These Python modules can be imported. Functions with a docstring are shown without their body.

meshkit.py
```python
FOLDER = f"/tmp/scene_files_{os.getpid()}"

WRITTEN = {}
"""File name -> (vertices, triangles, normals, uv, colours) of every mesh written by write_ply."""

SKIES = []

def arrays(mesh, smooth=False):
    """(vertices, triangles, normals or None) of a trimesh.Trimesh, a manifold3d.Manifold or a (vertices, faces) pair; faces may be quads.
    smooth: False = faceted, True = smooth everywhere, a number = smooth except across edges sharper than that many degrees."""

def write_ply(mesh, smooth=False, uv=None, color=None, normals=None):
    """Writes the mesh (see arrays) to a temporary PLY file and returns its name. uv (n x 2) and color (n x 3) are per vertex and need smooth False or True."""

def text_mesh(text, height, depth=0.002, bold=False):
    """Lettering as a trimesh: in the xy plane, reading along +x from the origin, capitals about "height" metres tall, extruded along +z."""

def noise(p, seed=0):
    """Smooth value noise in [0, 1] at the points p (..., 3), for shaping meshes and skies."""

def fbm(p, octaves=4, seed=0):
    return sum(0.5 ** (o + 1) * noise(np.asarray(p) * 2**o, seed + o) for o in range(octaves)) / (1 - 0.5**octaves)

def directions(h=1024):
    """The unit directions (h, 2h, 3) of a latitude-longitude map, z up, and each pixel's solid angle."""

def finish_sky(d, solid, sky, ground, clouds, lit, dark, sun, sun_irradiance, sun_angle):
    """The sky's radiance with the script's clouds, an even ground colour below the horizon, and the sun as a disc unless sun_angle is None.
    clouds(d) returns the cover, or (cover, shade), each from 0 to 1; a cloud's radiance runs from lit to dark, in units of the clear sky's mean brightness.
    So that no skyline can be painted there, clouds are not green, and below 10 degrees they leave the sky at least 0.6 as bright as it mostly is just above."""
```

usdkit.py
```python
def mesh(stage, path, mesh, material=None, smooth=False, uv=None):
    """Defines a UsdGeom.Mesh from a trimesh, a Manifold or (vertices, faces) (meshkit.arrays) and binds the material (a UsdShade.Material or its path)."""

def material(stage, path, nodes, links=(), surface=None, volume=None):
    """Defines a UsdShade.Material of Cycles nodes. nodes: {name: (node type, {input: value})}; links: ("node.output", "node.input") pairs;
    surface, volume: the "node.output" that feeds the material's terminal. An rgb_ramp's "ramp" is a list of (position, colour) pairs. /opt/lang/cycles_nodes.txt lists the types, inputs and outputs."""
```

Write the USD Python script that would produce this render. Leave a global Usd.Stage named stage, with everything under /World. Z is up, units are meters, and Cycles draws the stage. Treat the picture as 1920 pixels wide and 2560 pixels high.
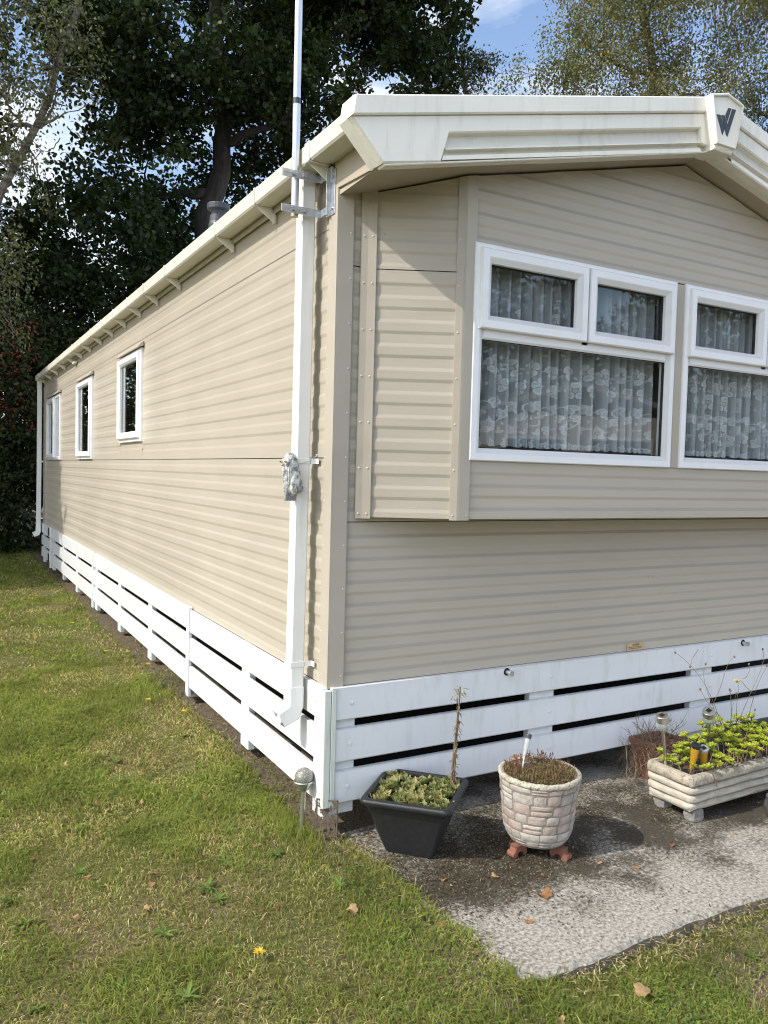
import math, random
import numpy as np, trimesh, usdkit, meshkit
from pxr import Usd, UsdGeom, UsdLux, UsdShade, Gf, Sdf, Vt
from shapely.geometry import Polygon

stage = Usd.Stage.CreateInMemory()
UsdGeom.SetStageUpAxis(stage, 'Z'); UsdGeom.SetStageMetersPerUnit(stage, 1.0)
world = UsdGeom.Xform.Define(stage, '/World')
UsdGeom.Scope.Define(stage, '/World/Looks')
rng = np.random.default_rng(7); random.seed(7)

# ------------------------------------------------------------------ camera
CAM = np.array([-1.470, -3.0587, 1.5785]); YAW, PITCH, ROLL, FPX = math.radians(29.395), math.radians(2.799), math.radians(1.4886), 1993.3
fw = np.array([math.sin(YAW) * math.cos(PITCH), math.cos(YAW) * math.cos(PITCH), -math.sin(PITCH)])
r0 = np.array([math.cos(YAW), -math.sin(YAW), 0]); u0 = np.cross(r0, fw)
rt = math.cos(ROLL) * r0 + math.sin(ROLL) * u0; up = -math.sin(ROLL) * r0 + math.cos(ROLL) * u0
cam = UsdGeom.Camera.Define(stage, '/World/camera')
cam.CreateHorizontalApertureAttr(24.0); cam.CreateVerticalApertureAttr(32.0)
cam.CreateFocalLengthAttr(24.0 * FPX / 1920); cam.CreateClippingRangeAttr(Gf.Vec2f(0.05, 2000))
cam.CreateExposureAttr(0.84)
cam.AddTransformOp().Set(Gf.Matrix4d(*rt, 0, *up, 0, *(-fw), 0, *CAM, 1))
# ------------------------------------------------------------------ sky and sun
SUN_EL, SUN_AZ = math.radians(42.0), math.radians(1.5)      # azimuth from -x towards +y
sdir = np.array([-math.cos(SUN_EL) * math.cos(SUN_AZ), math.cos(SUN_EL) * math.sin(SUN_AZ), math.sin(SUN_EL)])
dome = UsdLux.DomeLight.Define(stage, '/World/sky')
dome.GetPrim().SetCustomDataByKey('kind', 'structure'); dome.GetPrim().SetCustomDataByKey('label', 'blue sky with thin white cloud behind the trees')
dome.GetPrim().SetCustomDataByKey('category', 'sky')
skymat = usdkit.material(stage, '/World/Looks/sky', {
    'sky': ('sky_texture', {'sky_type': 'single_scattering', 'sun_disc': False, 'sun_elevation': SUN_EL, 'sun_rotation': math.atan2(sdir[0], sdir[1]), 'air_density': 1.0, 'aerosol_density': 1.6, 'ozone_density': 1.0}),
    'tc': ('texture_coordinate', {}), 'map': ('mapping', {'scale': (1.6, 1.6, 4.0), 'location': (4.4, 0.2, 2.7)}),
    'noise': ('noise_texture', {'scale': 1.7, 'detail': 7.0, 'roughness': 0.6, 'distortion': 0.4}),
    'ramp': ('rgb_ramp', {'ramp': [(0.0, (0, 0, 0)), (0.45, (0, 0, 0)), (0.66, (.8, .8, .8)), (1.0, (.9, .9, .9))]}),
    'mix': ('mix_color', {'b': (5.6, 5.6, 5.6), 'use_clamp': False}),
    'bg': ('background_shader', {'strength': 0.15})},
    [('tc.generated', 'map.vector'), ('map.vector', 'noise.vector'), ('noise.fac', 'ramp.fac'), ('sky.color', 'mix.a'), ('ramp.color', 'mix.fac'), ('mix.result', 'bg.color')], surface='bg.background')
UsdShade.MaterialBindingAPI.Apply(dome.GetPrim()).Bind(skymat)
sun = UsdLux.DistantLight.Define(stage, '/World/sun')
sun.CreateIntensityAttr(0.60); sun.CreateAngleAttr(0.53); sun.CreateColorAttr(Gf.Vec3f(1.0, 0.955, 0.88)); sun.CreateNormalizeAttr(True)
zx = np.cross([0, 0, 1], sdir); zx /= np.linalg.norm(zx); zy = np.cross(sdir, zx)
sun.AddTransformOp().Set(Gf.Matrix4d(*zx, 0, *zy, 0, *sdir, 0, 0, 0, 20, 1))

# ------------------------------------------------------------------ helpers
_used = {}
def path_for(parent, name):
    key = (parent, name); n = _used.get(key, -1) + 1; _used[key] = n
    return f'{parent}/{name}' if n == 0 else f'{parent}/{name}_{n:03d}'
def meta(p, label=None, cat=None, group=None, kind=None):
    for k, v in (('label', label), ('category', cat), ('group', group), ('kind', kind)):
        if v: p.SetCustomDataByKey(k, v)
    return p
def thing(name, label, cat, loc=(0, 0, 0), rotz=0.0, group=None, kind=None, scale=None, rot=None):
    x = UsdGeom.Xform.Define(stage, path_for('/World', name)); x.AddTranslateOp().Set(Gf.Vec3d(*map(float, loc)))
    if rot is not None: x.AddRotateXYZOp().Set(Gf.Vec3f(*map(float, rot)))
    elif rotz: x.AddRotateZOp().Set(float(rotz))
    if scale: x.AddScaleOp().Set(Gf.Vec3f(*([float(scale)] * 3 if np.ndim(scale) == 0 else map(float, scale))))
    return meta(x.GetPrim(), label, cat, group, kind)
def copy_of(src, name, label, cat, loc, rotz=0, group=None, scale=None, rot=None):
    p = thing(name, label, cat, loc, rotz, group, None, scale, rot)
    p.GetReferences().AddInternalReference(src.GetPath()); p.SetInstanceable(True)
    return p
def proto(name):
    p = stage.CreateClassPrim('/' + name); p.SetTypeName('Xform'); return p
def part(parent, name, mesh, mat, smooth=False, label=None, kind=None, tint=None):
    pp = '/World' if parent is None else str(parent.GetPath())
    if tint is not None:
        v, f = np.asarray(mesh[0], float), np.asarray(mesh[1], int)
        m = usdkit.mesh(stage, path_for(pp, name), (v, f), mat)
        UsdGeom.PrimvarsAPI(m).CreatePrimvar('tint', Sdf.ValueTypeNames.Color3fArray, 'vertex').Set(Vt.Vec3fArray.FromNumpy(np.asarray(tint, np.float32)))
    else:
        m = usdkit.mesh(stage, path_for(pp, name), mesh, mat, smooth)
    p = m.GetPrim(); meta(p, label, None, None, kind); return p
def single(name, mesh, mat, label, cat, group=None, kind=None, smooth=False, tint=None):
    return meta(part(None, name, mesh, mat, smooth, tint=tint), label, cat, group, kind)

class MB:
    def __init__(s): s.v, s.f, s.n = [], [], 0
    def add(s, v, f):
        v = np.asarray(v, float); f = np.asarray(f, int)
        if f.ndim == 2 and f.shape[1] == 4: f = np.vstack([f[:, [0, 1, 2]], f[:, [0, 2, 3]]])
        s.v.append(v); s.f.append(f + s.n); s.n += len(v); return s
    def mesh(s, m): return s.add(m.vertices, m.faces)
    def box(s, lo, hi, ch=0.0):
        return s.add(*cbox(lo, hi, ch))
    def out(s): return np.vstack(s.v), np.vstack(s.f)
def cbox(lo, hi, ch=0.0):
    lo, hi = np.asarray(lo, float), np.asarray(hi, float)
    if ch <= 0:
        b = trimesh.creation.box(hi - lo); return b.vertices + (lo + hi) / 2, b.faces
    h = (hi - lo) / 2; ch = min(ch, h.min() * .9); pts = []
    for sx in (-1, 1):
        for sy in (-1, 1):
            for sz in (-1, 1):
                s = np.array([sx, sy, sz])
                for k in range(3):
                    d = h - ch; d[k] = h[k]; pts.append(s * d)
    m = trimesh.convex.convex_hull(np.array(pts)); return m.vertices + (lo + hi) / 2, m.faces
def rotated(vf, ang=0, loc=(0, 0, 0), axis='z'):
    v, f = vf; c, s = math.cos(ang), math.sin(ang)
    R = {'z': [[c, -s, 0], [s, c, 0], [0, 0, 1]], 'y': [[c, 0, s], [0, 1, 0], [-s, 0, c]], 'x': [[1, 0, 0], [0, c, -s], [0, s, c]]}[axis]
    return np.asarray(v) @ np.array(R).T + np.asarray(loc), f
def tube(P, R, n=8, caps=True):
    P = np.asarray(P, float); R = np.broadcast_to(np.asarray(R, float), (len(P),)); V = []; F = []
    T = np.gradient(P, axis=0); T /= np.maximum(np.linalg.norm(T, axis=1, keepdims=True), 1e-9)
    a = np.array([0, 0, 1.0]) if abs(T[0][2]) < .9 else np.array([1.0, 0, 0])
    u = np.cross(T[0], a); u /= np.linalg.norm(u); th = np.arange(n) / n * 2 * np.pi
    for i in range(len(P)):
        u = u - T[i] * (u @ T[i]); u /= max(np.linalg.norm(u), 1e-9); w = np.cross(T[i], u)
        V.append(P[i] + R[i] * (np.cos(th)[:, None] * u + np.sin(th)[:, None] * w))
    V = np.vstack(V)
    for i in range(len(P) - 1):
        for k in range(n):
            a0, b0 = i * n + k, i * n + (k + 1) % n; F += [[a0, b0, b0 + n], [a0, b0 + n, a0 + n]]
    F = np.array(F)
    if caps:
        V = np.vstack([V, P[:1], P[-1:]]); c0, c1 = len(V) - 2, len(V) - 1; o = (len(P) - 1) * n
        F = np.vstack([F, [[c0, (k + 1) % n, k] for k in range(n)], [[c1, o + k, o + (k + 1) % n] for k in range(n)]])
    return V, F
def lathe(prof, n=24, center=(0, 0, 0)):
    prof = np.asarray(prof, float); th = np.arange(n) / n * 2 * np.pi; V = []
    for r, z in prof: V.append(np.stack([r * np.cos(th), r * np.sin(th), np.full(n, z)], 1))
    V = np.vstack(V) + np.asarray(center); F = []
    for i in range(len(prof) - 1):
        for k in range(n):
            a, b = i * n + k, i * n + (k + 1) % n; F += [[a, b, b + n], [a, b + n, a + n]]
    return V, np.array(F)
def inset(poly, d):
    P = np.asarray(poly, float); n = len(P); out = []
    A = sum(P[i][0] * P[(i + 1) % n][1] - P[(i + 1) % n][0] * P[i][1] for i in range(n)); s = 1 if A > 0 else -1
    for i in range(n):
        e1 = P[i] - P[i - 1]; e2 = P[(i + 1) % n] - P[i]; e1 /= np.linalg.norm(e1); e2 /= np.linalg.norm(e2)
        n1 = s * np.array([-e1[1], e1[0]]); n2 = s * np.array([-e2[1], e2[0]]); b = n1 + n2
        out.append(P[i] + d * b / max(b @ b / 2, .3))
    return np.array(out)
def slab(poly, d0, d1, ch, to3):
    """prism of a 2D outline from depth d0 (back) to d1 (front), front edges chamfered by ch; to3(u, v, d)"""
    P = np.asarray(poly, float); n = len(P); sg = np.sign(d1 - d0)
    rings = [(P, d0), (P, d1 - sg * ch), (inset(P, ch), d1)] if ch > 0 else [(P, d0), (P, d1)]
    V = np.vstack([[to3(u, v, d) for u, v in R] for R, d in rings]); F = []
    for i in range(len(rings) - 1):
        for k in range(n):
            a, b = i * n + k, i * n + (k + 1) % n; F += [[a, b, b + n], [a, b + n, a + n]]
    vv, ff = trimesh.creation.triangulate_polygon(Polygon(rings[-1][0]), engine='earcut')
    def near(Q, R): return [int(np.argmin(((R - q) ** 2).sum(1))) for q in Q]
    o = (len(rings) - 1) * n; m1 = near(vv, rings[-1][0]); 
    F += [[o + m1[a], o + m1[b], o + m1[c]] for a, b, c in ff]; F += [[m1[c], m1[b], m1[a]] for a, b, c in ff]
    return V, np.array(F)
def clip(vf, o, nrm):
    m = trimesh.intersections.slice_mesh_plane(trimesh.Trimesh(vf[0], vf[1], process=False), np.asarray(nrm, float), np.asarray(o, float))
    return np.asarray(m.vertices), np.asarray(m.faces)

# ------------------------------------------------------------------ materials
def mat(name, nodes, links, surface='p.BSDF'): return usdkit.material(stage, '/World/Looks/' + name, nodes, links, surface=surface)
def simple(name, col, rough=.5, var=.12, scale=20., metallic=0., bump=0., bscale=None, stretch=(1, 1, 1), spec=.5, detail=4.):
    c = np.array(col); nodes = {'g': ('geometry', {}), 'm': ('mapping', {'scale': stretch}), 'n': ('noise_texture', {'scale': scale, 'detail': detail}),
        'r': ('rgb_ramp', {'ramp': [(.25, tuple(c * (1 - var))), (.75, tuple(np.minimum(c * (1 + var), 1)))]}),
        'p': ('principled_bsdf', {'roughness': rough, 'metallic': metallic, 'specular_ior_level': spec})}
    links = [('g.position', 'm.vector'), ('m.vector', 'n.vector'), ('n.fac', 'r.fac'), ('r.color', 'p.base_color')]
    if bump:
        nodes['n2'] = ('noise_texture', {'scale': bscale or scale * 3, 'detail': 4.}); nodes['b'] = ('bump', {'strength': 1.0, 'distance': bump})
        links += [('m.vector', 'n2.vector'), ('n2.fac', 'b.height'), ('b.normal', 'p.normal')]
    return mat(name, nodes, links)
def painted(name, col, rough, streak=(1, 1, 14), dirt=(.25, .22, .17), dirt_amt=.25, scale=3.0, bump=.0004, bstretch=(4, 4, 160)):
    """weathered painted sheet: fine emboss running along the sheet, faint large tone drift and grime of its own shape"""
    c = np.array(col)
    return mat(name, {'g': ('geometry', {}), 'm': ('mapping', {'scale': streak}), 'n': ('noise_texture', {'scale': scale, 'detail': 6., 'roughness': .6}),
        'big': ('noise_texture', {'scale': .9, 'detail': 3.}), 'r0': ('rgb_ramp', {'ramp': [(.3, tuple(c * .93)), (.7, tuple(np.minimum(c * 1.05, 1)))]}),
        'r': ('rgb_ramp', {'ramp': [(.52, (0, 0, 0)), (.78, (dirt_amt,) * 3)]}), 'mx': ('mix_color', {'b': dirt}),
        'spk': ('voronoi_texture', {'scale': 9.0}), 'sr': ('rgb_ramp', {'ramp': [(.0, (.55,) * 3), (.028, (.55,) * 3), (.036, (0, 0, 0)), (1, (0, 0, 0))]}), 'mx2': ('mix_color', {'b': (.16, .13, .10)}),
        'sn': ('white_noise_texture', {}), 'sth': ('math', {'math_type': 'greater_than', 'value2': .82}), 'sm': ('math', {'math_type': 'multiply'}),
        'm2': ('mapping', {'scale': bstretch}), 'n2': ('noise_texture', {'scale': 3., 'detail': 3.}), 'b': ('bump', {'strength': 1., 'distance': bump}), 'm3': ('mapping', {'scale': (2.2, 2.2, 5.0)}), 'n3': ('noise_texture', {'scale': 1., 'detail': 1.}), 'b3': ('bump', {'strength': 1., 'distance': .008}),
        'rr': ('map_range', {'to_min': rough - .07, 'to_max': rough + .12}),
        'p': ('principled_bsdf', {'specular_ior_level': .5})},
        [('g.position', 'm.vector'), ('m.vector', 'n.vector'), ('g.position', 'big.vector'), ('big.fac', 'r0.fac'), ('n.fac', 'r.fac'), ('r.color', 'mx.fac'), ('r0.color', 'mx.a'),
         ('g.position', 'spk.vector'), ('spk.distance', 'sr.fac'), ('spk.color', 'sn.vector'), ('sn.value', 'sth.value1'), ('sth.value', 'sm.value1'), ('sr.color', 'sm.value2'), ('sm.value', 'mx2.fac'), ('mx.result', 'mx2.a'), ('mx2.result', 'p.base_color'),
         ('g.position', 'm2.vector'), ('m2.vector', 'n2.vector'), ('n2.fac', 'b.height'), ('g.position', 'm3.vector'), ('m3.vector', 'n3.vector'), ('n3.fac', 'b3.height'), ('b3.normal', 'b.normal'), ('b.normal', 'p.normal'), ('n.fac', 'rr.value'), ('rr.result', 'p.roughness')])
M = {}
M['siding'] = painted('beige_siding', (.445, .400, .324), .34, dirt_amt=.16)
M['trim'] = painted('beige_trim', (.425, .380, .307), .40, streak=(6, 6, 1), dirt_amt=.10, bump=.0)
M['soffit'] = painted('soffit_board', (.42, .37, .29), .6, streak=(3, 3, 3), dirt_amt=.2, bump=.0002, bstretch=(10, 10, 10))
M['grp'] = painted('white_moulding', (.82, .79, .69), .45, streak=(9, 9, 1.2), dirt=(.36, .34, .27), dirt_amt=.30, scale=2.2, bump=.0006, bstretch=(14, 14, 14))
M['gutter'] = painted('white_gutter', (.66, .63, .54), .42, streak=(7, 1.5, 3), dirt=(.36, .33, .24), dirt_amt=.45, scale=2.0, bump=.0)
M['upvc'] = painted('white_window_plastic', (.80, .80, .79), .28, streak=(3, 3, 3), dirt=(.5, .5, .46), dirt_amt=.25, bump=.0)
M['pipe'] = painted('white_pipe_plastic', (.76, .755, .72), .35, streak=(12, 12, 1), dirt=(.42, .42, .36), dirt_amt=.35, bump=.0)
M['skirt'] = painted('white_skirting_plastic', (.675, .685, .685), .34, streak=(7, 7, 1.5), dirt=(.40, .42, .33), dirt_amt=.42, bump=.0)
M['skirt_edge'] = painted('weathered_skirting_edge', (.60, .62, .56), .45, streak=(12, 12, 1.4), dirt=(.33, .38, .25), dirt_amt=.6, bump=.0)
M['dark'] = simple('dark_void', (.012, .012, .013), .9)
M['seal'] = simple('black_rubber_seal', (.02, .02, .02), .7)
M['logo'] = simple('navy_logo_vinyl', (.022, .026, .036), .35)
M['steel'] = simple('galvanised_steel', (.50, .52, .55), .42, .25, 60, metallic=.85, bump=.0003)
M['mast'] = simple('aluminium_mast', (.72, .73, .75), .33, .12, 12, metallic=.8, stretch=(6, 6, 1))
M['brassy'] = simple('brassy_ferrule', (.42, .38, .24), .5, .25, 80, metallic=.5)
M['stainless'] = simple('stainless_steel', (.58, .57, .52), .28, .15, 40, metallic=.95)
M['rust'] = simple('rusty_iron', (.10, .075, .055), .8, .45, 40, bump=.001)
M['flue'] = simple('grey_flue_plastic', (.055, .06, .072), .5, .15, 20)
M['rivet'] = simple('pale_rivet', (.60, .57, .50), .35, .1)
M['black_plastic'] = simple('black_planter_plastic', (.012, .013, .014), .42, .35, 45, bump=.0007, bscale=420)
M['soil'] = simple('potting_soil', (.085, .062, .042), .95, .5, 60, bump=.006, bscale=90)
M['terracotta'] = simple('terracotta', (.21, .085, .055), .8, .25, 30, bump=.0006)
M['room'] = simple('dim_room_panel', (.16, .155, .15), .8, .1)
M['ply'] = simple('grey_roof_sheet', (.25, .25, .24), .7, .15)
M['owl'] = mat('owl_paint', {'g': ('geometry', {}), 'n': ('noise_texture', {'scale': 55., 'detail': 3.}), 'r': ('rgb_ramp', {'ramp': [(.38, (.16, .165, .18)), (.50, (.50, .50, .48)), (.66, (.70, .70, .67))]}),
    'p': ('principled_bsdf', {'roughness': .45})}, [('g.position', 'n.vector'), ('n.fac', 'r.fac'), ('r.color', 'p.base_color')])
M['owl_grey'] = simple('owl_grey_paint', (.26, .26, .27), .5, .4, 90, bump=.001)
M['owl_blue'] = simple('owl_blue_paint', (.035, .07, .16), .4, .3, 90)
M['owl_yellow'] = simple('owl_eye_yellow', (.45, .33, .08), .3, .1)
M['ink'] = simple('label_ink', (.07, .05, .03), .6)
M['sticker'] = simple('tan_sticker', (.50, .36, .20), .55, .08)
M['lightplastic'] = simple('dark_solar_cell', (.012, .013, .02), .2)
M['deadwood'] = simple('dead_twig', (.24, .18, .115), .9, .35, 60)
M['stalk'] = simple('dead_stalk', (.17, .125, .075), .9, .4, 90)
M['greenstem'] = simple('thin_green_stem', (.10, .115, .05), .7, .4, 30)
M['yellow'] = simple('yellow_petals', (.72, .50, .015), .6, .15, 90)
M['plaincurtain'] = simple('dark_side_curtain', (.20, .20, .22), .9, .2, 6, stretch=(20, 20, 1))

def leafmat(name, tr=.35, rough=.55, spec=.4):
    return mat(name, {'a': ('attribute', {'attribute': 'tint'}), 'p': ('principled_bsdf', {'roughness': rough, 'specular_ior_level': spec}), 't': ('translucent_bsdf', {}),
        'br': ('mix_color', {'blend_type': 'multiply', 'fac': 1.0, 'b': (1.25, 1.35, .7)}), 'x': ('mix_closure', {'fac': tr})},
        [('a.color', 'p.base_color'), ('a.color', 'br.a'), ('br.result', 't.color'), ('p.BSDF', 'x.closure1'), ('t.BSDF', 'x.closure2')], surface='x.closure')
M['leaf'] = leafmat('tree_leaf', .25, .5, .35); M['grass'] = leafmat('grass_blade', .4, .6, .25); M['fleshy'] = leafmat('fleshy_leaf', .12, .42, .4); M['dryleaf'] = leafmat('dry_leaf', .15, .75, .2)
M['oak_bark'] = simple('oak_bark', (.048, .040, .033), .95, .45, 14, bump=.02, bscale=18, stretch=(1, 1, .25))
M['birch_bark'] = mat('birch_bark', {'g': ('geometry', {}), 'm': ('mapping', {'scale': (3, 3, 14)}), 'n': ('noise_texture', {'scale': 1.3, 'detail': 5.}), 'r': ('rgb_ramp', {'ramp': [(.42, (.05, .04, .032)), (.54, (.14, .115, .085)), (.72, (.27, .235, .18))]}), 'p': ('principled_bsdf', {'roughness': .85})},
    [('g.position', 'm.vector'), ('m.vector', 'n.vector'), ('n.fac', 'r.fac'), ('r.color', 'p.base_color')])
M['glass'] = mat('window_glass', {'f': ('layer_weight', {}), 'pw': ('math', {'math_type': 'power', 'value2': 5.0}), 'fm': ('math', {'math_type': 'multiply_add', 'value2': .94, 'value3': .055, 'use_clamp': True}), 't': ('transparent_bsdf', {'color': (.95, .97, .97)}), 'gl': ('glossy_bsdf', {'roughness': .015, 'color': (.95, .95, .95)}), 'x': ('mix_closure', {})},
    [('f.facing', 'pw.value1'), ('pw.value', 'fm.value1'), ('fm.value', 'x.fac'), ('t.BSDF', 'x.closure1'), ('gl.BSDF', 'x.closure2')], surface='x.closure')
def sheer(name, col, alpha):
    return mat(name, {'d': ('diffuse_bsdf', {'color': col}), 'tl': ('translucent_bsdf', {'color': col}), 'x0': ('mix_closure', {'fac': .3}), 't': ('transparent_bsdf', {}), 'x': ('mix_closure', {'fac': alpha})},
        [('d.BSDF', 'x0.closure1'), ('tl.BSDF', 'x0.closure2'), ('t.BSDF', 'x.closure1'), ('x0.closure', 'x.closure2')], surface='x.closure')
M['net'] = sheer('net_curtain', (.88, .895, .91), .48); M['lace'] = sheer('lace_thread', (.96, .96, .96), .97)
M['lacefill'] = sheer('lace_filling', (.95, .95, .95), .66)
M['jarglass'] = mat('ribbed_jar_glass', {'g': ('geometry', {}), 'v': ('voronoi_texture', {'scale': 90.}), 'b': ('bump', {'distance': .004}), 'p': ('principled_bsdf', {'transmission_weight': .85, 'roughness': .08, 'base_color': (.86, .93, .90), 'ior': 1.45})},
    [('g.position', 'v.vector'), ('v.distance', 'b.height'), ('b.normal', 'p.normal')])
M['crackle'] = mat('crackle_glass_ball', {'g': ('geometry', {}), 'v': ('voronoi_texture', {'scale': 150., 'feature': 'distance_to_edge'}), 'r': ('rgb_ramp', {'ramp': [(0, (.42, .40, .33)), (.08, (.15, .145, .12)), (1, (.10, .095, .08))]}), 'b': ('bump', {'distance': .002}), 'p': ('principled_bsdf', {'roughness': .18, 'specular_ior_level': .8, 'coat_weight': .6})},
    [('g.position', 'v.vector'), ('v.distance', 'r.fac'), ('r.color', 'p.base_color'), ('v.distance', 'b.height'), ('b.normal', 'p.normal')])
M['amber'] = mat('amber_plastic', {'p': ('principled_bsdf', {'base_color': (.55, .30, .02), 'transmission_weight': .35, 'roughness': .25})}, [])
M['clearplastic'] = mat('clear_cone_plastic', {'p': ('principled_bsdf', {'base_color': (.80, .82, .80), 'transmission_weight': .55, 'roughness': .2})}, [])
def stonemat(name, c1, c2, lich, scale=16., lichen=.5, bump=.004):
    return mat(name, {'g': ('geometry', {}), 'n': ('noise_texture', {'scale': scale, 'detail': 6., 'roughness': .65}), 'r': ('rgb_ramp', {'ramp': [(.3, c1), (.7, c2)]}), 'n2': ('noise_texture', {'scale': scale * 2.7, 'detail': 5.}), 'r2': ('rgb_ramp', {'ramp': [(.55, (0, 0, 0)), (.66, (lichen,) * 3)]}), 'mx': ('mix_color', {'b': lich}),
        'b': ('bump', {'distance': bump}), 'n3': ('noise_texture', {'scale': scale * 3, 'detail': 6.}), 'p': ('principled_bsdf', {'roughness': .9, 'specular_ior_level': .25})},
        [('g.position', 'n.vector'), ('g.position', 'n2.vector'), ('n.fac', 'r.fac'), ('n2.fac', 'r2.fac'), ('r2.color', 'mx.fac'), ('r.color', 'mx.a'), ('mx.result', 'p.base_color'), ('g.position', 'n3.vector'), ('n3.fac', 'b.height'), ('b.normal', 'p.normal')])
M['brick_a'] = stonemat('pot_block_grey', (.30, .27, .235), (.42, .385, .34), (.46, .43, .385))
M['brick_b'] = stonemat('pot_block_pink', (.29, .225, .19), (.41, .345, .30), (.46, .42, .37))
M['brick_c'] = stonemat('pot_block_pale', (.36, .33, .285), (.48, .45, .40), (.36, .30, .25))
M['joint'] = simple('pot_joint', (.20, .17, .145), .95, .3, 40)
M['rimlichen'] = stonemat('lichen_rim', (.33, .30, .22), (.58, .56, .45), (.13, .10, .07), 45., .7, .006)
M['trough'] = stonemat('trough_stone', (.39, .355, .285), (.55, .51, .425), (.30, .255, .19), 11., .45, .006)
M['trough_top'] = stonemat('trough_rim_stone', (.29, .255, .19), (.47, .42, .33), (.13, .105, .07), 22., .65, .006)
M['stone'] = stonemat('grey_stone', (.16, .155, .145), (.27, .26, .245), (.36, .34, .30), 25., .4, .006)

# ------------------------------------------------------------------ ground
def sst(a, b, x): t = np.clip((np.asarray(x, float) - a) / (b - a), 0, 1); return t * t * (3 - 2 * t)
def gz(x, y):
    x = np.asarray(x, float); y = np.asarray(y, float)
    p = np.stack([x * .9, y * .9, x * 0], -1)
    return -.014 - .055 * sst(.95, 1.25, -y) * sst(.08, .45, x) + .03 * (meshkit.fbm(p, 3, 3) - .5) * np.clip(-x * 1.2 - .1, 0, 1) + .045 * sst(-.30, -.05, x) * sst(.4, 1.2, y)
def patio_left(y): return .085 + .05 * sst(.45, .9, -y) + .025 * (meshkit.noise(np.stack([np.asarray(y) * 9, np.asarray(y) * 0, np.asarray(y) * 0], -1), 4) - .5)
xs = np.concatenate([[-260, -120, -60, -30, -16], np.arange(-9, 9.01, .2), [16, 30, 60, 120, 260]]); ys = np.concatenate([[-260, -120, -60, -30, -14], np.arange(-8, 17.01, .2), [30, 60, 120, 260]])
X, Y = np.meshgrid(xs, ys); Zg = gz(X, Y); nx, ny = len(xs), len(ys)
idx = np.arange(nx * ny).reshape(ny, nx); F = np.stack([idx[:-1, :-1], idx[:-1, 1:], idx[1:, 1:], idx[1:, :-1]], -1).reshape(-1, 4)
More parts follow.
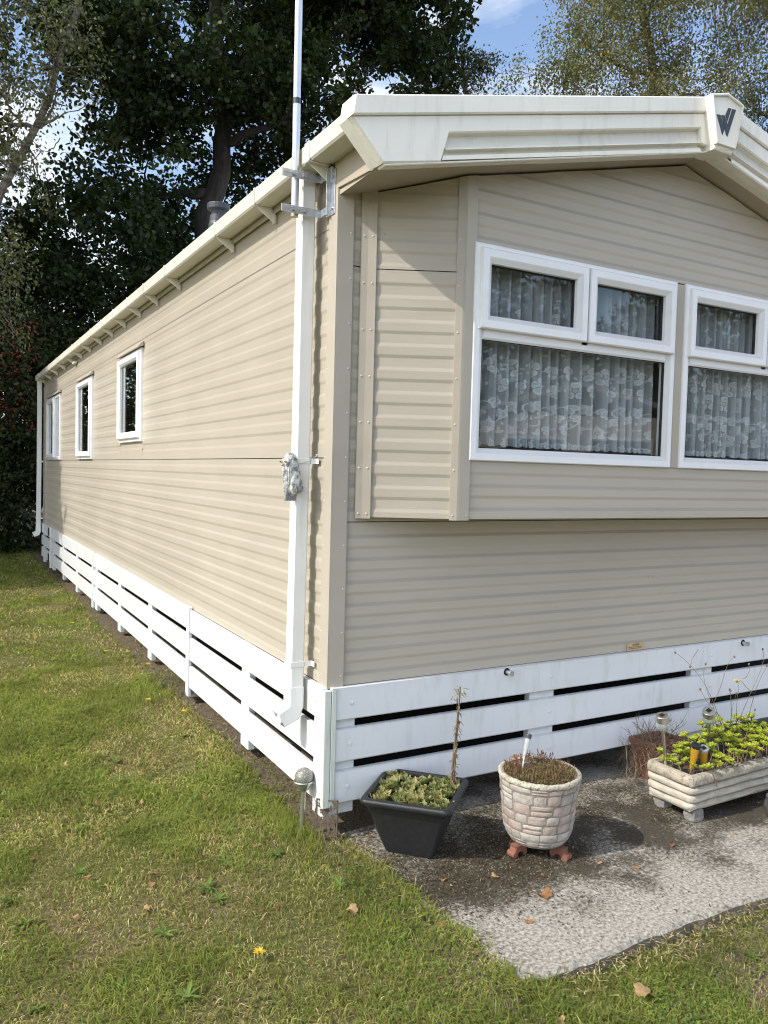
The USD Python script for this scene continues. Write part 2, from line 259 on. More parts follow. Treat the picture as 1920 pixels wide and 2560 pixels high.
M['lawn'] = mat('lawn_ground', {'g': ('geometry', {}), 's': ('separate_xyz', {}), 'n': ('noise_texture', {'scale': 1.3, 'detail': 4.}), 'nf': ('noise_texture', {'scale': 70., 'detail': 5.}),
    'c1': ('rgb_ramp', {'ramp': [(.3, (.075, .058, .030)), (.55, (.15, .125, .058)), (.75, (.25, .21, .11))]}), 'c2': ('rgb_ramp', {'ramp': [(.3, (.055, .068, .016)), (.7, (.135, .145, .042))]}),
    'r': ('rgb_ramp', {'ramp': [(.4, (0, 0, 0)), (.6, (1, 1, 1))]}), 'm': ('mix_color', {}), 'soil': ('rgb_ramp', {'ramp': [(.3, (.075, .058, .042)), (.7, (.21, .17, .125))]}),
    'nx': ('math', {'math_type': 'multiply_add', 'value2': .22}), 'sm': ('map_range', {'from_min': .03, 'from_max': .12, 'clamp': True}), 'm2': ('mix_color', {}),
    'b': ('bump', {'distance': .012}), 'p': ('principled_bsdf', {'roughness': .95, 'specular_ior_level': .1})},
    [('g.position', 's.vector'), ('g.position', 'n.vector'), ('g.position', 'nf.vector'), ('nf.fac', 'c1.fac'), ('nf.fac', 'c2.fac'), ('n.fac', 'r.fac'), ('r.color', 'm.fac'), ('c1.color', 'm.a'), ('c2.color', 'm.b'), ('nf.fac', 'soil.fac'),
     ('n.fac', 'nx.value1'), ('s.x', 'nx.value3'), ('nx.value', 'sm.value'), ('sm.result', 'm2.fac'), ('m.result', 'm2.a'), ('soil.color', 'm2.b'), ('m2.result', 'p.base_color'), ('nf.fac', 'b.height'), ('b.normal', 'p.normal')])
single('lawn', (np.stack([X.ravel(), Y.ravel(), Zg.ravel()], 1), F), M['lawn'], 'mown lawn running along the side of the holiday home', 'lawn', kind='structure', smooth=True)
# patio slab
M['concrete'] = mat('mossy_concrete', {'g': ('geometry', {}), 's': ('separate_xyz', {}), 'n': ('noise_texture', {'scale': 75., 'detail': 7., 'roughness': .75}), 'agg': ('voronoi_texture', {'scale': 95.}),
    'c': ('rgb_ramp', {'ramp': [(.33, (.09, .078, .06)), (.44, (.27, .245, .20)), (.56, (.45, .42, .36)), (.68, (.64, .61, .54))]}),
    'pit': ('voronoi_texture', {'scale': 32.}), 'pr': ('rgb_ramp', {'ramp': [(0, (.8,) * 3), (.10, (.65,) * 3), (.2, (0, 0, 0))]}), 'pm': ('mix_color', {'b': (.10, .09, .08)}),
    'mo': ('noise_texture', {'scale': 4.0, 'detail': 4., 'roughness': .55}), 'mf': ('noise_texture', {'scale': 55., 'detail': 6., 'roughness': .75}),
    'yr': ('rgb_ramp', {'ramp': [(0, (0,) * 3), (.10, (.0,) * 3), (.36, (.30,) * 3), (.44, (.56,) * 3), (.58, (.66,) * 3), (.76, (.62,) * 3), (.88, (.42,) * 3), (1, (.34,) * 3)]}), 'ym': ('map_range', {'from_min': -1.25, 'from_max': -.1, 'clamp': True}),
    'a1': ('math', {'math_type': 'multiply_add', 'value2': 1.6}), 'a2': ('math', {'math_type': 'multiply_add', 'value2': 1.9}), 'mr': ('rgb_ramp', {'ramp': [(.745, (0,) * 3), (.90, (.93,) * 3)]}), 'sc': ('math', {'math_type': 'multiply', 'value2': .38}),
    'mcol': ('rgb_ramp', {'ramp': [(.35, (.018, .015, .010)), (.56, (.055, .043, .027)), (.78, (.16, .13, .085))]}), 'mx': ('mix_color', {}),
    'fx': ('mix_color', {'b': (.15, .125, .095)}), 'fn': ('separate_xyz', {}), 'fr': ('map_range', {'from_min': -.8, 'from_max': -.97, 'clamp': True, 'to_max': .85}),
    'b': ('bump', {'distance': .006}), 'p': ('principled_bsdf', {'roughness': .92, 'specular_ior_level': .2})},
    [('g.position', 's.vector'), ('g.position', 'n.vector'), ('g.position', 'pit.vector'), ('g.position', 'mo.vector'), ('g.position', 'mf.vector'), ('n.fac', 'c.fac'), ('pit.distance', 'pr.fac'), ('pr.color', 'pm.fac'), ('c.color', 'pm.a'),
     ('s.y', 'ym.value'), ('ym.result', 'yr.fac'), ('mo.fac', 'a1.value1'), ('yr.color', 'a1.value3'), ('mf.fac', 'a2.value1'), ('a1.value', 'a2.value3'), ('a2.value', 'sc.value1'), ('sc.value', 'mr.fac'), ('mr.color', 'mx.fac'), ('pm.result', 'mx.a'), ('mf.fac', 'mcol.fac'), ('mcol.color', 'mx.b'),
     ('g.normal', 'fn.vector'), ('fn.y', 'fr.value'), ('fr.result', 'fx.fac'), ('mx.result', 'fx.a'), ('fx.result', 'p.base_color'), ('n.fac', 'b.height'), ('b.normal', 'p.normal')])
yy = np.linspace(-1.19, .0, 40); left = np.stack([patio_left(yy), yy], 1)
xx = np.concatenate([np.linspace(.155, 2.6, 110), np.linspace(2.65, 5.5, 20)])[1:]; fr = np.stack([xx, -1.19 + .018 * (meshkit.noise(np.stack([xx * 6, xx * 0, xx * 0], -1), 8) - .5) + .010 * (meshkit.noise(np.stack([xx * 31, xx * 0, xx * 0], -1), 9) - .5)], 1)
outline = np.vstack([left[::-1], fr, [[5.5, 2.2], [.45, 2.2], [.45, .03]]])
single('patio', slab(outline, -.12, 0.0, .012, lambda u, v, d: np.stack([u, v, np.full(len(u), d) if np.ndim(u) else d], -1) if np.ndim(u) else (u, v, d)), M['concrete'], 'pale concrete slab with dark moss under the plant pots', 'patio', kind='structure')

# ------------------------------------------------------------------ static caravan
L, W, RX = 10.3, 3.66, 1.83
ZB, ZJ1, ZJ2 = .654, 1.637, 2.611
def prof(zt, zb, d0, pitch, R=.0040, gap=.049):
    P = []; k = 0
    ds = [d0 - pitch * i for i in range(40) if zb + .035 < d0 - pitch * i < zt - .012] + [d0 + pitch * i for i in range(1, 20) if d0 + pitch * i < zt - .012]
    bs = [d0 - pitch * i + gap for i in range(-20, 42) if zb + .012 < d0 - pitch * i + gap < zt - .012]
    ev = sorted([(z, 'd') for z in ds] + [(z, 'b') for z in bs], reverse=True)
    st = R if not ev or ev[0][1] == 'd' else 0.
    P.append((zt, st))
    for z, t in ev:
        if t == 'd': P += [(z + .008, R), (z + .0055, R * .9), (z - .0055, R * .1), (z - .008, 0.)]
        else: P += [(z + .0085, 0.), (z + .006, R * .1), (z - .006, R * .9), (z - .0085, R)]
    P.append((zb, P[-1][1])); return P
def sheet(p0, p1, pf, nrm):
    p0, p1, nrm = np.array(p0, float), np.array(p1, float), np.array(nrm, float); V = []
    for z, o in pf: V += [[*(p0 + nrm * o), z], [*(p1 + nrm * o), z]]
    F = [[2 * i, 2 * i + 1, 2 * i + 3, 2 * i + 2] for i in range(len(pf) - 1)]
    z0, z1 = pf[-1][0], pf[0][0]                     # backing sheet closes the panel
    n = len(V); V += [[*(p0 - nrm * .012), z0], [*(p1 - nrm * .012), z0], [*(p1 - nrm * .012), z1], [*(p0 - nrm * .012), z1]]; F.append([n + 3, n + 2, n + 1, n])
    return np.array(V), np.array(F)
def cat(*ms):
    b = MB()
    for m in ms: b.add(*m)
    return b.out()
home = thing('static_caravan', 'long beige ribbed static caravan with white gutter and white gable moulding', 'static caravan')
NS, NF = (-1, 0), (0, -1)
WIN = [(3.575, 4.46, 1.785, 2.560), (5.915, 6.885, 1.645, 2.555), (8.43, 9.72, 1.645, 2.555)]
PU, PL = (2.572, .1015), (1.546, .1004)
part(home, 'side_panel', sheet((0, 0), (0, L), prof(2.875, ZJ2 + .002, 2.735, .104), NS), M['siding'])
spans = [0, *[v for w in WIN for v in w[:2]], L]
mids = [sheet((0, spans[i]), (0, spans[i + 1]), prof(ZJ2 - .002, ZJ1 + .002, *PU), NS) for i in range(0, len(spans), 2)]
for (a, b, z0, z1) in WIN:
    mids.append(sheet((0, a), (0, b), [(ZJ2 - .002, .0040), (z1, .0040)], NS))
    if z0 - ZJ1 > .03: mids.append(sheet((0, a), (0, b), [(z0, .0), (z0 - .05, 0), (z0 - .065, .0045), (ZJ1 + .002, .0045)], NS))
part(home, 'side_panel', cat(*mids), M['siding'])
part(home, 'side_panel', sheet((0, 0), (0, L), prof(ZJ1 - .002, ZB, *PL), NS), M['siding'])
# front wall below and beside the bay
BX, BY, BZ = .497, -.203, 1.387                      # bay corner and underside
X0, Y0 = .137, -.02
part(home, 'front_panel', cat(sheet((0, 0), (W, 0), prof(1.362, ZB, 1.2515, .0998), NF), sheet((.172, 0), (W - .172, 0), [(1.398, .0), (1.366, .0)], NF)), M['siding'])
def sym(f):                                          # the right half of the front is the left half mirrored about the ridge
    v, q = f; v = v.copy(); v[:, 0] = 2 * RX - v[:, 0]; return v, q[:, ::-1]
strip = cat(sheet((0, 0), (.17, 0), prof(2.449, 1.366, 2.383, .1015), NF), sheet((0, 0), (.17, 0), prof(2.85, 2.453, 2.716, .10), NF))
part(home, 'front_panel', strip, M['siding']); part(home, 'front_panel', sym(strip), M['siding'])
tb = np.array([BX - X0, BY - Y0]); tb /= np.linalg.norm(tb); nb = np.array([tb[1], -tb[0]])
GS = .2415
def gable(vf): 
    vf = clip(vf, (RX, 0, 3.166), (GS, 0, -1)); return clip(vf, (RX, 0, 3.166), (-GS, 0, -1))
bay = gable(cat(sheet((X0, Y0), (BX, BY), prof(2.98, 2.445, 2.716, .10), nb), sheet((X0, Y0), (BX, BY), prof(2.441, BZ, 2.383, .1015), nb), sheet((X0, Y0), (BX, BY), [(2.98, -.015), (BZ, -.015)], nb)))
part(home, 'bay_side_panel', bay, M['siding']); part(home, 'bay_side_panel', sym(bay), M['siding'])
WX0, WX1, WZ0, WZ1 = .547, 1.799, 1.643, 2.580
part(home, 'bay_front_panel', sheet((BX, BY), (2 * RX - BX, BY), prof(WZ0, BZ, 1.587, .103, gap=.0485), NF), M['siding'])
part(home, 'bay_front_panel', gable(sheet((BX, BY), (2 * RX - BX, BY), prof(3.2, WZ1, 2.656, .1005), NF)), M['siding'])
part(home, 'window_pier', cat(cbox((WX1 - .004, BY - .009, WZ0), (2 * RX - WX1 + .004, BY + .02, WZ1 - .006), .002)), M['trim'])
for s in (0, 1):
    e = cat(cbox((BX - .002, BY - .006, WZ0), (WX0 + .003, BY + .02, WZ1), .001)); part(home, 'window_pier', sym(e) if s else e, M['trim'])
part(home, 'bay_underside', cat(slab([(X0, 0), (X0, Y0), (BX, BY + .004), (2 * RX - BX, BY + .004), (2 * RX - X0, Y0), (2 * RX - X0, 0)], BZ + .02, BZ + .004, 0, lambda u, v, d: (u, v, d))), M['soffit'])
# corner trims
def lplan(pts, z0, z1, th=.004):
    """folded strip: plan polyline extruded upwards with a little thickness"""
    P = np.array(pts, float); n = len(P); N = []
    for i in range(n):
        a = P[max(i - 1, 0)]; b = P[min(i + 1, n - 1)]; t = (b - a) / np.linalg.norm(b - a); N.append([t[1], -t[0]])
    Q = P - np.array(N) * th * 3; ring = np.vstack([P, Q[::-1]])
    return slab(ring, z0, z1, 0, lambda u, v, d: (u, v, d))
ct = lplan([(-.013, .067), (-.014, .064), (-.014, -.004), (-.012, -.013), (-.004, -.014), (.064, -.014), (.067, -.012)], ZB - .004, 2.765)
part(home, 'corner_trim', ct, M['trim'])
part(home, 'corner_trim', lplan([(-.013, L + .01), (-.014, L + .004), (-.014, L - .06), (-.012, L - .064)], ZB - .004, 2.765), M['trim'])
bs = lplan([(.100, -.016), (.128, -.026), (.160, -.044)], BZ - .006, 2.775); part(home, 'bay_trim', bs, M['trim']); part(home, 'bay_trim', sym(bs), M['trim'])
bo = -nb * 0
bt = lplan([tuple(np.array([BX, BY]) - tb * .030 + nb * .012), tuple(np.array([BX + .001, BY]) + nb * .0125), (BX + .006, BY - .0135), (BX + .058, BY - .0125)], BZ - .006, 2.905)
bt = gable(bt); part(home, 'bay_trim', bt, M['trim']); part(home, 'bay_trim', sym(bt), M['trim'])
def dome(c, n, r=.0055, h=.6):
    m = trimesh.creation.icosphere(1, r); v = m.vertices * [1, 1, 1]; n = np.array(n, float); n /= np.linalg.norm(n)
    v = v - np.outer(v @ n, n) * (1 - h); return v + np.asarray(c, float), m.faces
rv = MB()
for z in np.arange(.70, 2.75, .188):
    rv.add(*dome((.052, -.014, z), NF + (0,), .0045)); rv.add(*dome((-.014, .052, z), NS + (0,), .0035))
for z in list(np.arange(1.402, 2.76, .196)):
    rv.add(*dome((.113, -.021, z), (-.2, -1, 0), .0045)); rv.add(*dome((.145, -.036, z), (*nb, 0), .0045))
    p = np.array([BX, BY]) - tb * .018 + nb * .012; rv.add(*dome((*p, z), (*nb, 0), .0045))
    if z < 1.5: rv.add(*dome((BX + .043, BY - .013, z), NF + (0,), .0045))
part(home, 'rivets', rv.out(), M['rivet'], kind='stuff')
# closed core: dark back of the wall, floor and rear
part(home, 'chassis', cat(cbox((.22, .34, .10), (W - .1, L - .3, ZB - .012))), M['dark'])
part(home, 'floor', cat(cbox((.014, .02, ZB - .01), (W - .014, L - .02, ZB + .04))), M['room'])
part(home, 'rear_wall', cat(cbox((0, L, ZB), (W, L + .03, 2.92)), slab([(0, 2.92), (W, 2.92), (RX, 3.34)], L, L + .03, 0, lambda u, v, d: (u, d, v))), M['siding'])
part(home, 'far_side_wall', cat(cbox((W - .01, 0, ZB), (W + .01, L, 2.925))), M['siding'])
part(home, 'inner_wall', cat(cbox((.02, 4.75, ZB), (W - .02, 4.8, 2.9)), cbox((.9, 4.8, ZB), (.94, L - .02, 2.9))), M['room'])
part(home, 'inner_lining', cat(cbox((.0125, .02, 2.57), (.0165, L, 2.925)), cbox((.0125, .02, ZB), (.0165, L, 1.64))), M['room'])
# roof, gable soffit and side closure
def T(x): return 2.9875 + .2428 * np.asarray(x, float)
ro = slab([(-.09, float(T(-.09)) - .02), (RX, float(T(RX)) - .02), (2 * RX + .09, float(T(-.09)) - .02), (2 * RX + .09, float(T(-.09)) - .07), (RX, float(T(RX)) - .08), (-.09, float(T(-.09)) - .07)], -.33, L + .1, 0, lambda u, v, d: (u, d, v))
part(home, 'roof', ro, M['ply'])
sf = MB()
for s in (0, 1):
    q = np.array([[-.004, -.345, float(T(0)) - .250], [RX, -.345, float(T(RX)) - .250], [RX, .02, 3.172], [-.004, .02, 2.7285]])
    t = q.copy(); t[:, 2] += .02; v = np.vstack([q, t]); f = np.array([[0, 1, 2, 3], [7, 6, 5, 4], [0, 4, 5, 1], [1, 5, 6, 2], [2, 6, 7, 3], [3, 7, 4, 0]])
    m = (v, np.vstack([f[:, [0, 1, 2]], f[:, [0, 2, 3]]])); sf.add(*(sym(m) if s else m))
part(home, 'soffit', sf.out(), M['soffit'])
ec = slab([(.02, 2.757), (.02, 2.90), (-.34, 2.90), (-.345, 2.735)], -.012, -.002, .0015, lambda u, v, d: (d, u, v)); ec = (ec[0] * [1, 1, 1], ec[1])
part(home, 'eave_end_board', cat(slab([(.02, 2.757), (.02, 2.90), (-.34, 2.90), (-.345, 2.735)], .0, -.013, .0015, lambda u, v, d: (d, u, v))), M['soffit'])
part(home, 'eave_strip', cat(cbox((-.036, -.33, 2.868), (-.010, L, 2.93), .003)), M['gutter'])
part(home, 'eave_strip', cat(cbox((-.022, .07, 2.835), (-.010, L, 2.866), .003)), M['trim'])
# gable moulding
FY = -.390
def fas(side, mirror):
    to3 = lambda u, h, d: (u, d, float(T(u)) - h)
    g = MB(); H = .2535
    g.add(*slab([(-.138, 0), (RX, 0), (RX, H), (-.011, H - .005), (-.149, .075)], -.295, -.362, 0, to3))
    mid = [(-.1485, .0725), (RX, .0725), (RX, H), (1.80, H), (1.765, .2300), (1.712, .2150), (1.708, .144), (.284, .144), (.250, H), (-.011, H - .005)]
    g.add(*slab(mid, -.361, FY, .006, to3))
    g.add(*slab([(-.138, 0), (RX, 0), (RX, .0725), (-.149, .075)], -.361, FY - .012, .006, to3))
    # recess: shaded upper slope, ledge, undercut and bottom bead, swept along the rake
    pr = [(.140, -.384), (.150, -.364), (.205, -.378), (.209, -.392), (.213, -.392), (.217, -.370), (.232, -.372), (.236, -.388), (H, -.388), (H, -.362)]
    n = len(pr); V = []
    for k, ux in enumerate((.285, 1.712)):
        for h, y in pr: V.append((ux - (.10 * (h - .144) * 3.0 if k == 0 else -.2 * max(0, h - .21)), y, float(T(ux)) - h))
    g.add(np.array(V), np.array([[i, i + 1, n + i + 1, n + i] for i in range(n - 1)]))
    g.add(*slab([(-.005, H - .004), (RX, H - .002), (RX, H + .006), (.0, H + .005)], -.335, FY + .004, .003, to3))
    return sym(g.out()) if mirror else g.out()
part(home, 'gable_moulding', fas(0, 0), M['grp']); part(home, 'gable_moulding', fas(0, 1), M['grp'])
cap = part(home, 'ridge_cap', (lambda: (
    cat(slab([(1.716, 3.402), (RX, 3.431), (1.944, 3.402), (1.898, 3.182), (1.855, 3.168), (1.805, 3.168), (1.762, 3.182)], -.29, -.436, .006, lambda u, v, d: (u, d, v)),
        *[slab([a, b, c2, d2], -.43, -.447, .003, lambda u, v, d: (u, d, v)) for a, b, c2, d2 in [
            ((1.716, 3.402), (RX, 3.431), (RX, 3.419), (1.727, 3.392)), ((RX, 3.431), (1.944, 3.402), (1.933, 3.392), (RX, 3.419)), ((1.944, 3.402), (1.898, 3.182), (1.888, 3.190), (1.933, 3.392)), ((1.898, 3.182), (1.762, 3.182), (1.772, 3.190), (1.888, 3.190)), ((1.762, 3.182), (1.716, 3.402), (1.727, 3.392), (1.772, 3.190))]],
        slab([(1.762, 3.160), (1.898, 3.160), (1.898, 3.185), (1.762, 3.185)], -.34, -.43, .006, lambda u, v, d: (u, d, v)))))(), M['grp'])
lg = MB()
for pg in ([(1.757, 3.318), (1.786, 3.321), (1.823, 3.263), (1.808, 3.232)], [(1.794, 3.322), (1.821, 3.326), (1.846, 3.288), (1.879, 3.368), (1.909, 3.370), (1.849, 3.232), (1.838, 3.240)], [(1.826, 3.330), (1.848, 3.366), (1.871, 3.369), (1.843, 3.302)]):
    lg.add(*slab([((x - RX) * .88 + RX - .004, z) for x, z in pg], -.4355, -.4385, 0, lambda u, v, d: (u, d, v)))
part(cap, 'logo', lg.out(), M['logo'])
# gutter: square line, open top, with brackets
GP = [(-.038, 2.935), (-.038, 2.862), (-.112, 2.862), (-.120, 2.870), (-.120, 2.937), (-.116, 2.940), (-.113, 2.937), (-.113, 2.874), (-.109, 2.869), (-.043, 2.869), (-.043, 2.935)]
part(home, 'gutter', slab(GP, -.30, L + .12, 0, lambda u, v, d: (u, d, v - .004 * max(0, d) * .0)), M['gutter'])
for y in (.062, .70, 1.33, 2.45, 3.08, 3.66, 4.25, 4.83, 5.42, 6.05, 6.65, 7.27, 7.98, 8.70, 9.4, 10.1):
    w = .017 if y != .062 else .05
    br = cat(cbox((-.1245, y - w / 2, 2.857), (-.1195, y + w / 2, 2.942), .001), cbox((-.1245, y - w / 2, 2.8565), (-.030, y + w / 2, 2.8615), .001),
             slab([(-.112, 2.857), (-.012, 2.857), (-.012, 2.800), (-.026, 2.800)], y - .004, y + .004, 0, lambda u, v, d: (u, d, v)), cbox((-.022, y - w / 2, 2.79), (-.0105, y + w / 2, 2.858), .001))
    part(home, 'gutter_bracket', br, M['gutter'])
fl = part(home, 'flue', cat(lathe([(.0, 2.95), (.072, 2.95), (.072, 3.44), (.066, 3.46), (.062, 3.51), (.0, 3.51)], 20, (.42, 3.0, 0))), M['flue'])
part(fl, 'cowl', cat(lathe([(.05, 3.51), (.056, 3.54), (.084, 3.555), (.086, 3.59), (.084, 3.595), (.06, 3.602), (0, 3.605)], 20, (.42, 3.0, 0))), M['flue'])
# warning sticker near the bottom of the front wall
st = part(home, 'warning_sticker', cat(cbox((1.768, -.0112, .656), (1.888, -.0094, .698))), M['sticker'])
tm = MB()
def put_text(t, h, x, z, bold=True):
    m = meshkit.text_mesh(t, h, .0006, bold); v = m.vertices; tm.add(np.stack([v[:, 0] + x, -.0113 - v[:, 2], v[:, 1] + z], 1), m.faces)
put_text('CAUTION', .008, 1.804, .6835)
for k, (a, b) in enumerate(((1.776, 1.878), (1.778, 1.874))):
    x = a
    while x < b: w = .004 + .006 * random.random(); tm.box((x, -.0118, .6735 - k * .008), (min(x + w, b), -.0111, .6765 - k * .008)); x += w + .0018
part(st, 'lettering', tm.out(), M['ink'])

# ------------------------------------------------------------------ windows
def rframe(x0, x1, z0, z1, pf, to3):
    """mitred frame: profile points (inset, depth) swept round a rectangle"""
    V = []; n = len(pf)
    for cx, cz, sx, sz in ((x0, z0, 1, 1), (x1, z0, -1, 1), (x1, z1, -1, -1), (x0, z1, 1, -1)):
        V += [to3(cx + sx * i, cz + sz * i, d) for i, d in pf]
    F = []
    for c in range(4):
        for k in range(n - 1):
            a, b = c * n + k, ((c + 1) % 4) * n + k; F.append([a, b, b + 1, a + 1])
    return np.array(V, float), np.array(F)
FR = [(0, -.02), (0, .013), (.004, .018), (.032, .018), (.037, .016), (.056, .003), (.0575, -.03)]
SA = [(0, 0), (0, .030), (.005, .036), (.036, .036), (.041, .033), (.060, .018), (.0615, -.012)]
def bay_window(x0, mirror_label):
    to3 = lambda u, v, d: (u, BY - d, v)
    w = part(home, 'window', cat(rframe(x0, x0 + 1.252, WZ0, WZ1, FR, to3),
        slab([(x0 + .056, 2.172), (x0 + 1.196, 2.172), (x0 + 1.196, 2.225), (x0 + .056, 2.225)], -.03, .012, .008, to3), cbox((x0 + .624, BY - .012, 2.2), (x0 + .664, BY + .03, 2.53), .003)), M['upvc'])
    for a, b in ((.0255, .640), (.648, 1.2285)):
        part(w, 'sash', rframe(x0 + a, x0 + b, 2.214, 2.558, SA, to3), M['upvc'])
        part(w, 'pane', cat(cbox((x0 + a + .060, BY + .008, 2.273), (x0 + b - .060, BY + .012, 2.499))), M['glass'])
        part(w, 'seal', rframe(x0 + a, x0 + b, 2.214, 2.558, [(.0610, .002), (.0645, .002), (.0645, -.014), (.0610, -.014)], to3), M['seal'])
    part(w, 'pane', cat(cbox((x0 + .056, BY + .010, WZ0 + .056), (x0 + 1.196, BY + .014, 2.1725))), M['glass'])
    part(w, 'seal', rframe(x0, x0 + 1.252, WZ0, 2.2305, [(.0575, .001), (.0600, .001), (.0600, -.014), (.0575, -.014)], to3), M['seal'])
bay_window(WX0, 0); bay_window(2 * RX - WX1, 1)
for k, (a, b, z0, z1) in enumerate(WIN):
    to3 = lambda u, v, d: (-d - .006, u, v)
    fr2 = [(0, -.02), (0, .014), (.005, .019), (.034, .019), (.046, .008), (.047, -.03)]
    w = part(home, 'window', rframe(a, b, z0, z1 - .02, fr2, to3), M['upvc'])
    part(w, 'drip_flashing', cat(slab([(-.009, z1 + .035), (-.050, z1 - .012), (-.050, z1 - .018), (-.009, z1 - .008)], a - .03, b + .03, 0, lambda u, v, d: (u, d, v))), M['trim'])
    sy = (a + .022, b - .022) if k < 2 else (a + .50, b - .022)
    part(w, 'sash', rframe(sy[0], sy[1], z0 + .03, z1 - .045, [(0, 0), (0, .034), (.005, .040), (.042, .040), (.058, .024), (.059, -.012)], to3), M['upvc'])
    part(w, 'pane', cat(cbox((-.0135, sy[0] + .055, z0 + .085), (-.0095, sy[1] - .055, z1 - .10))), M['glass'])
    part(w, 'seal', rframe(sy[0], sy[1], z0 + .03, z1 - .045, [(.0585, .006), (.064, .006), (.064, -.012), (.0585, -.012)], to3), M['seal'])
    if k == 2: part(w, 'pane', cat(cbox((-.0075, a + .04, z0 + .04), (-.0035, a + .52, z1 - .06))), M['glass']); part(w, 'mullion', cat(cbox((-.028, a + .47, z0 + .03), (.02, a + .52, z1 - .05), .003)), M['upvc'])
    # curtain hung at the edge of each side window, and the wavy sealed bead against the ribs
    cu = MB(); n = 22; ys_ = np.linspace(a + .06, a + .30, n); xo = .075 + .018 * np.sin(np.arange(n) * 1.9)
    V = np.concatenate([np.stack([xo, ys_, np.full(n, z0 + .03)], 1), np.stack([xo, ys_, np.full(n, z1 - .03)], 1)]); cu.add(V, np.array([[i, i + 1, n + i + 1, n + i] for i in range(n - 1)]))
    single('curtain', cu.out(), M['plaincurtain'], ['grey curtain drawn aside in the side window nearest the front corner', 'grey curtain drawn aside in the middle side window', 'grey curtain drawn aside in the farthest side window'][k], 'curtain', smooth=True)
part(home, 'vent_clip', cat(cbox((-.045, 7.0, 2.775), (-.009, 7.16, 2.805), .004)), M['gutter'])

# ------------------------------------------------------------------ skirting
PLK = [(.508, .653), (.325, .472), (.144, .287)]
def plank(lo, hi, axis):
    """hollow plank with rounded long edges; axis 0 runs along x at the front, 1 along y at the side"""
    z0, z1 = lo[1], hi[1]; r = .006
    P = [(-.008, z0), (-.024, z0), (-.030, z0 + r), (-.030, z1 - r), (-.0285, z1 - .002), (-.024, z1), (-.008, z1)]
    if axis == 0: return slab([(d, z) for d, z in P], lo[0], hi[0], 0, lambda u, v, d: (d, u, v))
    return slab([(d, z) for d, z in P], lo[0], hi[0], 0, lambda u, v, d: (u, d, v))
def bolt(p, n): 
    b = MB(); b.add(*dome(p, n, .0085, .62)); return b.out()
sk = thing('front_skirting', 'white plank skirting with dark gaps below the gable front of the caravan', 'skirting')
for z0, z1 in PLK: part(sk, 'plank', plank((.020, z0), (3.66, z1), 0), M['skirt'], smooth=40)
for a, b in ((.02, .13), (1.106, 1.266), (2.285, 2.462), (3.48, 3.62)): part(sk, 'post', cat(cbox((a, -.008, .09), (b, .03, .648), .003)), M['skirt'])
for x in (.095, 1.223, 2.422):
    for z in (.580, .402, .215): part(sk, 'bolt_head', bolt((x + (.0 if x > .1 else (z - .4) * .03), -.030, z), NF + (0,)), M['upvc'], smooth=True)
part(sk, 'corner_post', cat(cbox((-.030, -.034, .135), (.0008, -.010, .645), .002), cbox((.0025, -.036, .130), (.0245, -.010, .655), .002)), M['skirt_edge'])
for x, z in ((.942, .632), (2.70, .629)):
    pg = part(sk, 'metal_peg', cat(tube([(x, -.026, z), (x + .004, -.058, z - .002)], .0105, 12), tube([(x + .004, -.058, z - .002), (x + .0045, -.066, z - .0024)], .0135, 12)), M['steel'])
    part(pg, 'hole_ring', cat(lathe([(.019, 0), (.021, .0015), (.012, .002)], 14, (0, 0, 0))) if 0 else rotated(lathe([(.018, 0), (.019, .0012), (.010, .0016), (.0, .0016)], 14), math.pi / 2, (x, -.0302, z), 'x'), M['dark'])
ss = thing('side_skirting', 'white plank skirting in panels along the long side above the lawn', 'skirting')
JY = [(2.035, 2.09), (5.68, 5.74), (9.25, 9.31)]
ed = [-.012, 2.03, 2.095, 5.675, 5.745, 9.245, 9.315, 10.34]
for k in range(0, 8, 2):
    for z0, z1 in PLK: part(ss, 'plank', plank((ed[k], z0 + .012 * (k > 0)), (ed[k + 1], z1 + .012 * (k > 0)), 1), M['skirt'], smooth=40)
for a, b in JY: part(ss, 'joint_strip', cat(cbox((-.036, a, .085), (-.012, b - .004, .672), .003)), M['skirt'])
for y in (.06, 1.02, 2.14, 3.23, 4.42, 5.62, 5.84, 6.95, 8.1, 9.15, 9.45, 10.25):
    part(ss, 'post', cat(cbox((-.008, y - .06, .07), (.03, y + .06, .648), .003)), M['skirt'])
    for z in (.585, .405, .218):
        if y < 8.5: part(ss, 'bolt_head', bolt((-.030, y, z + .01 * (y > 2)), NS + (0,)), M['upvc'], smooth=True)
for z0, z1 in ((.535, .655), (.15, .275)): part(ss, 'hinge', cat(cbox((-.034, 9.40, z0), (-.0298, 9.53, z1), .001)), M['seal'])

# ------------------------------------------------------------------ rainwater pipes
def sqtube(P, s, ch=.006):
    """square pipe along a path in the x-z plane"""
    P = np.array(P, float); V = []; F = []
    o = np.array([(-s + ch, -s), (s - ch, -s), (s, -s + ch), (s, s - ch), (s - ch, s), (-s + ch, s), (-s, s - ch), (-s, -s + ch)]); n = 8
    for i, p in enumerate(P):
        t = P[min(i + 1, len(P) - 1)] - P[max(i - 1, 0)]; t /= np.linalg.norm(t); e = np.array([0, 1., 0]); w = np.cross(t, e); 
        if 0 < i < len(P) - 1:
            t1 = P[i] - P[i - 1]; t1 /= np.linalg.norm(t1); c = max(t1 @ t, .5)
        else: c = 1.
        for a, b in o: V.append(p + e * b + w * a / c)
    for i in range(len(P) - 1):
        for k in range(n): a, b = i * n + k, i * n + (k + 1) % n; F.append([a, b, b + n, a + n])
    V = np.array(V); m = len(V); V = np.vstack([V, P[:1]]); F = np.array(F); F = np.vstack([F[:, [0, 1, 2]], F[:, [0, 2, 3]], [[m, (k + 1) % n, k] for k in range(n)]])
    return V, F
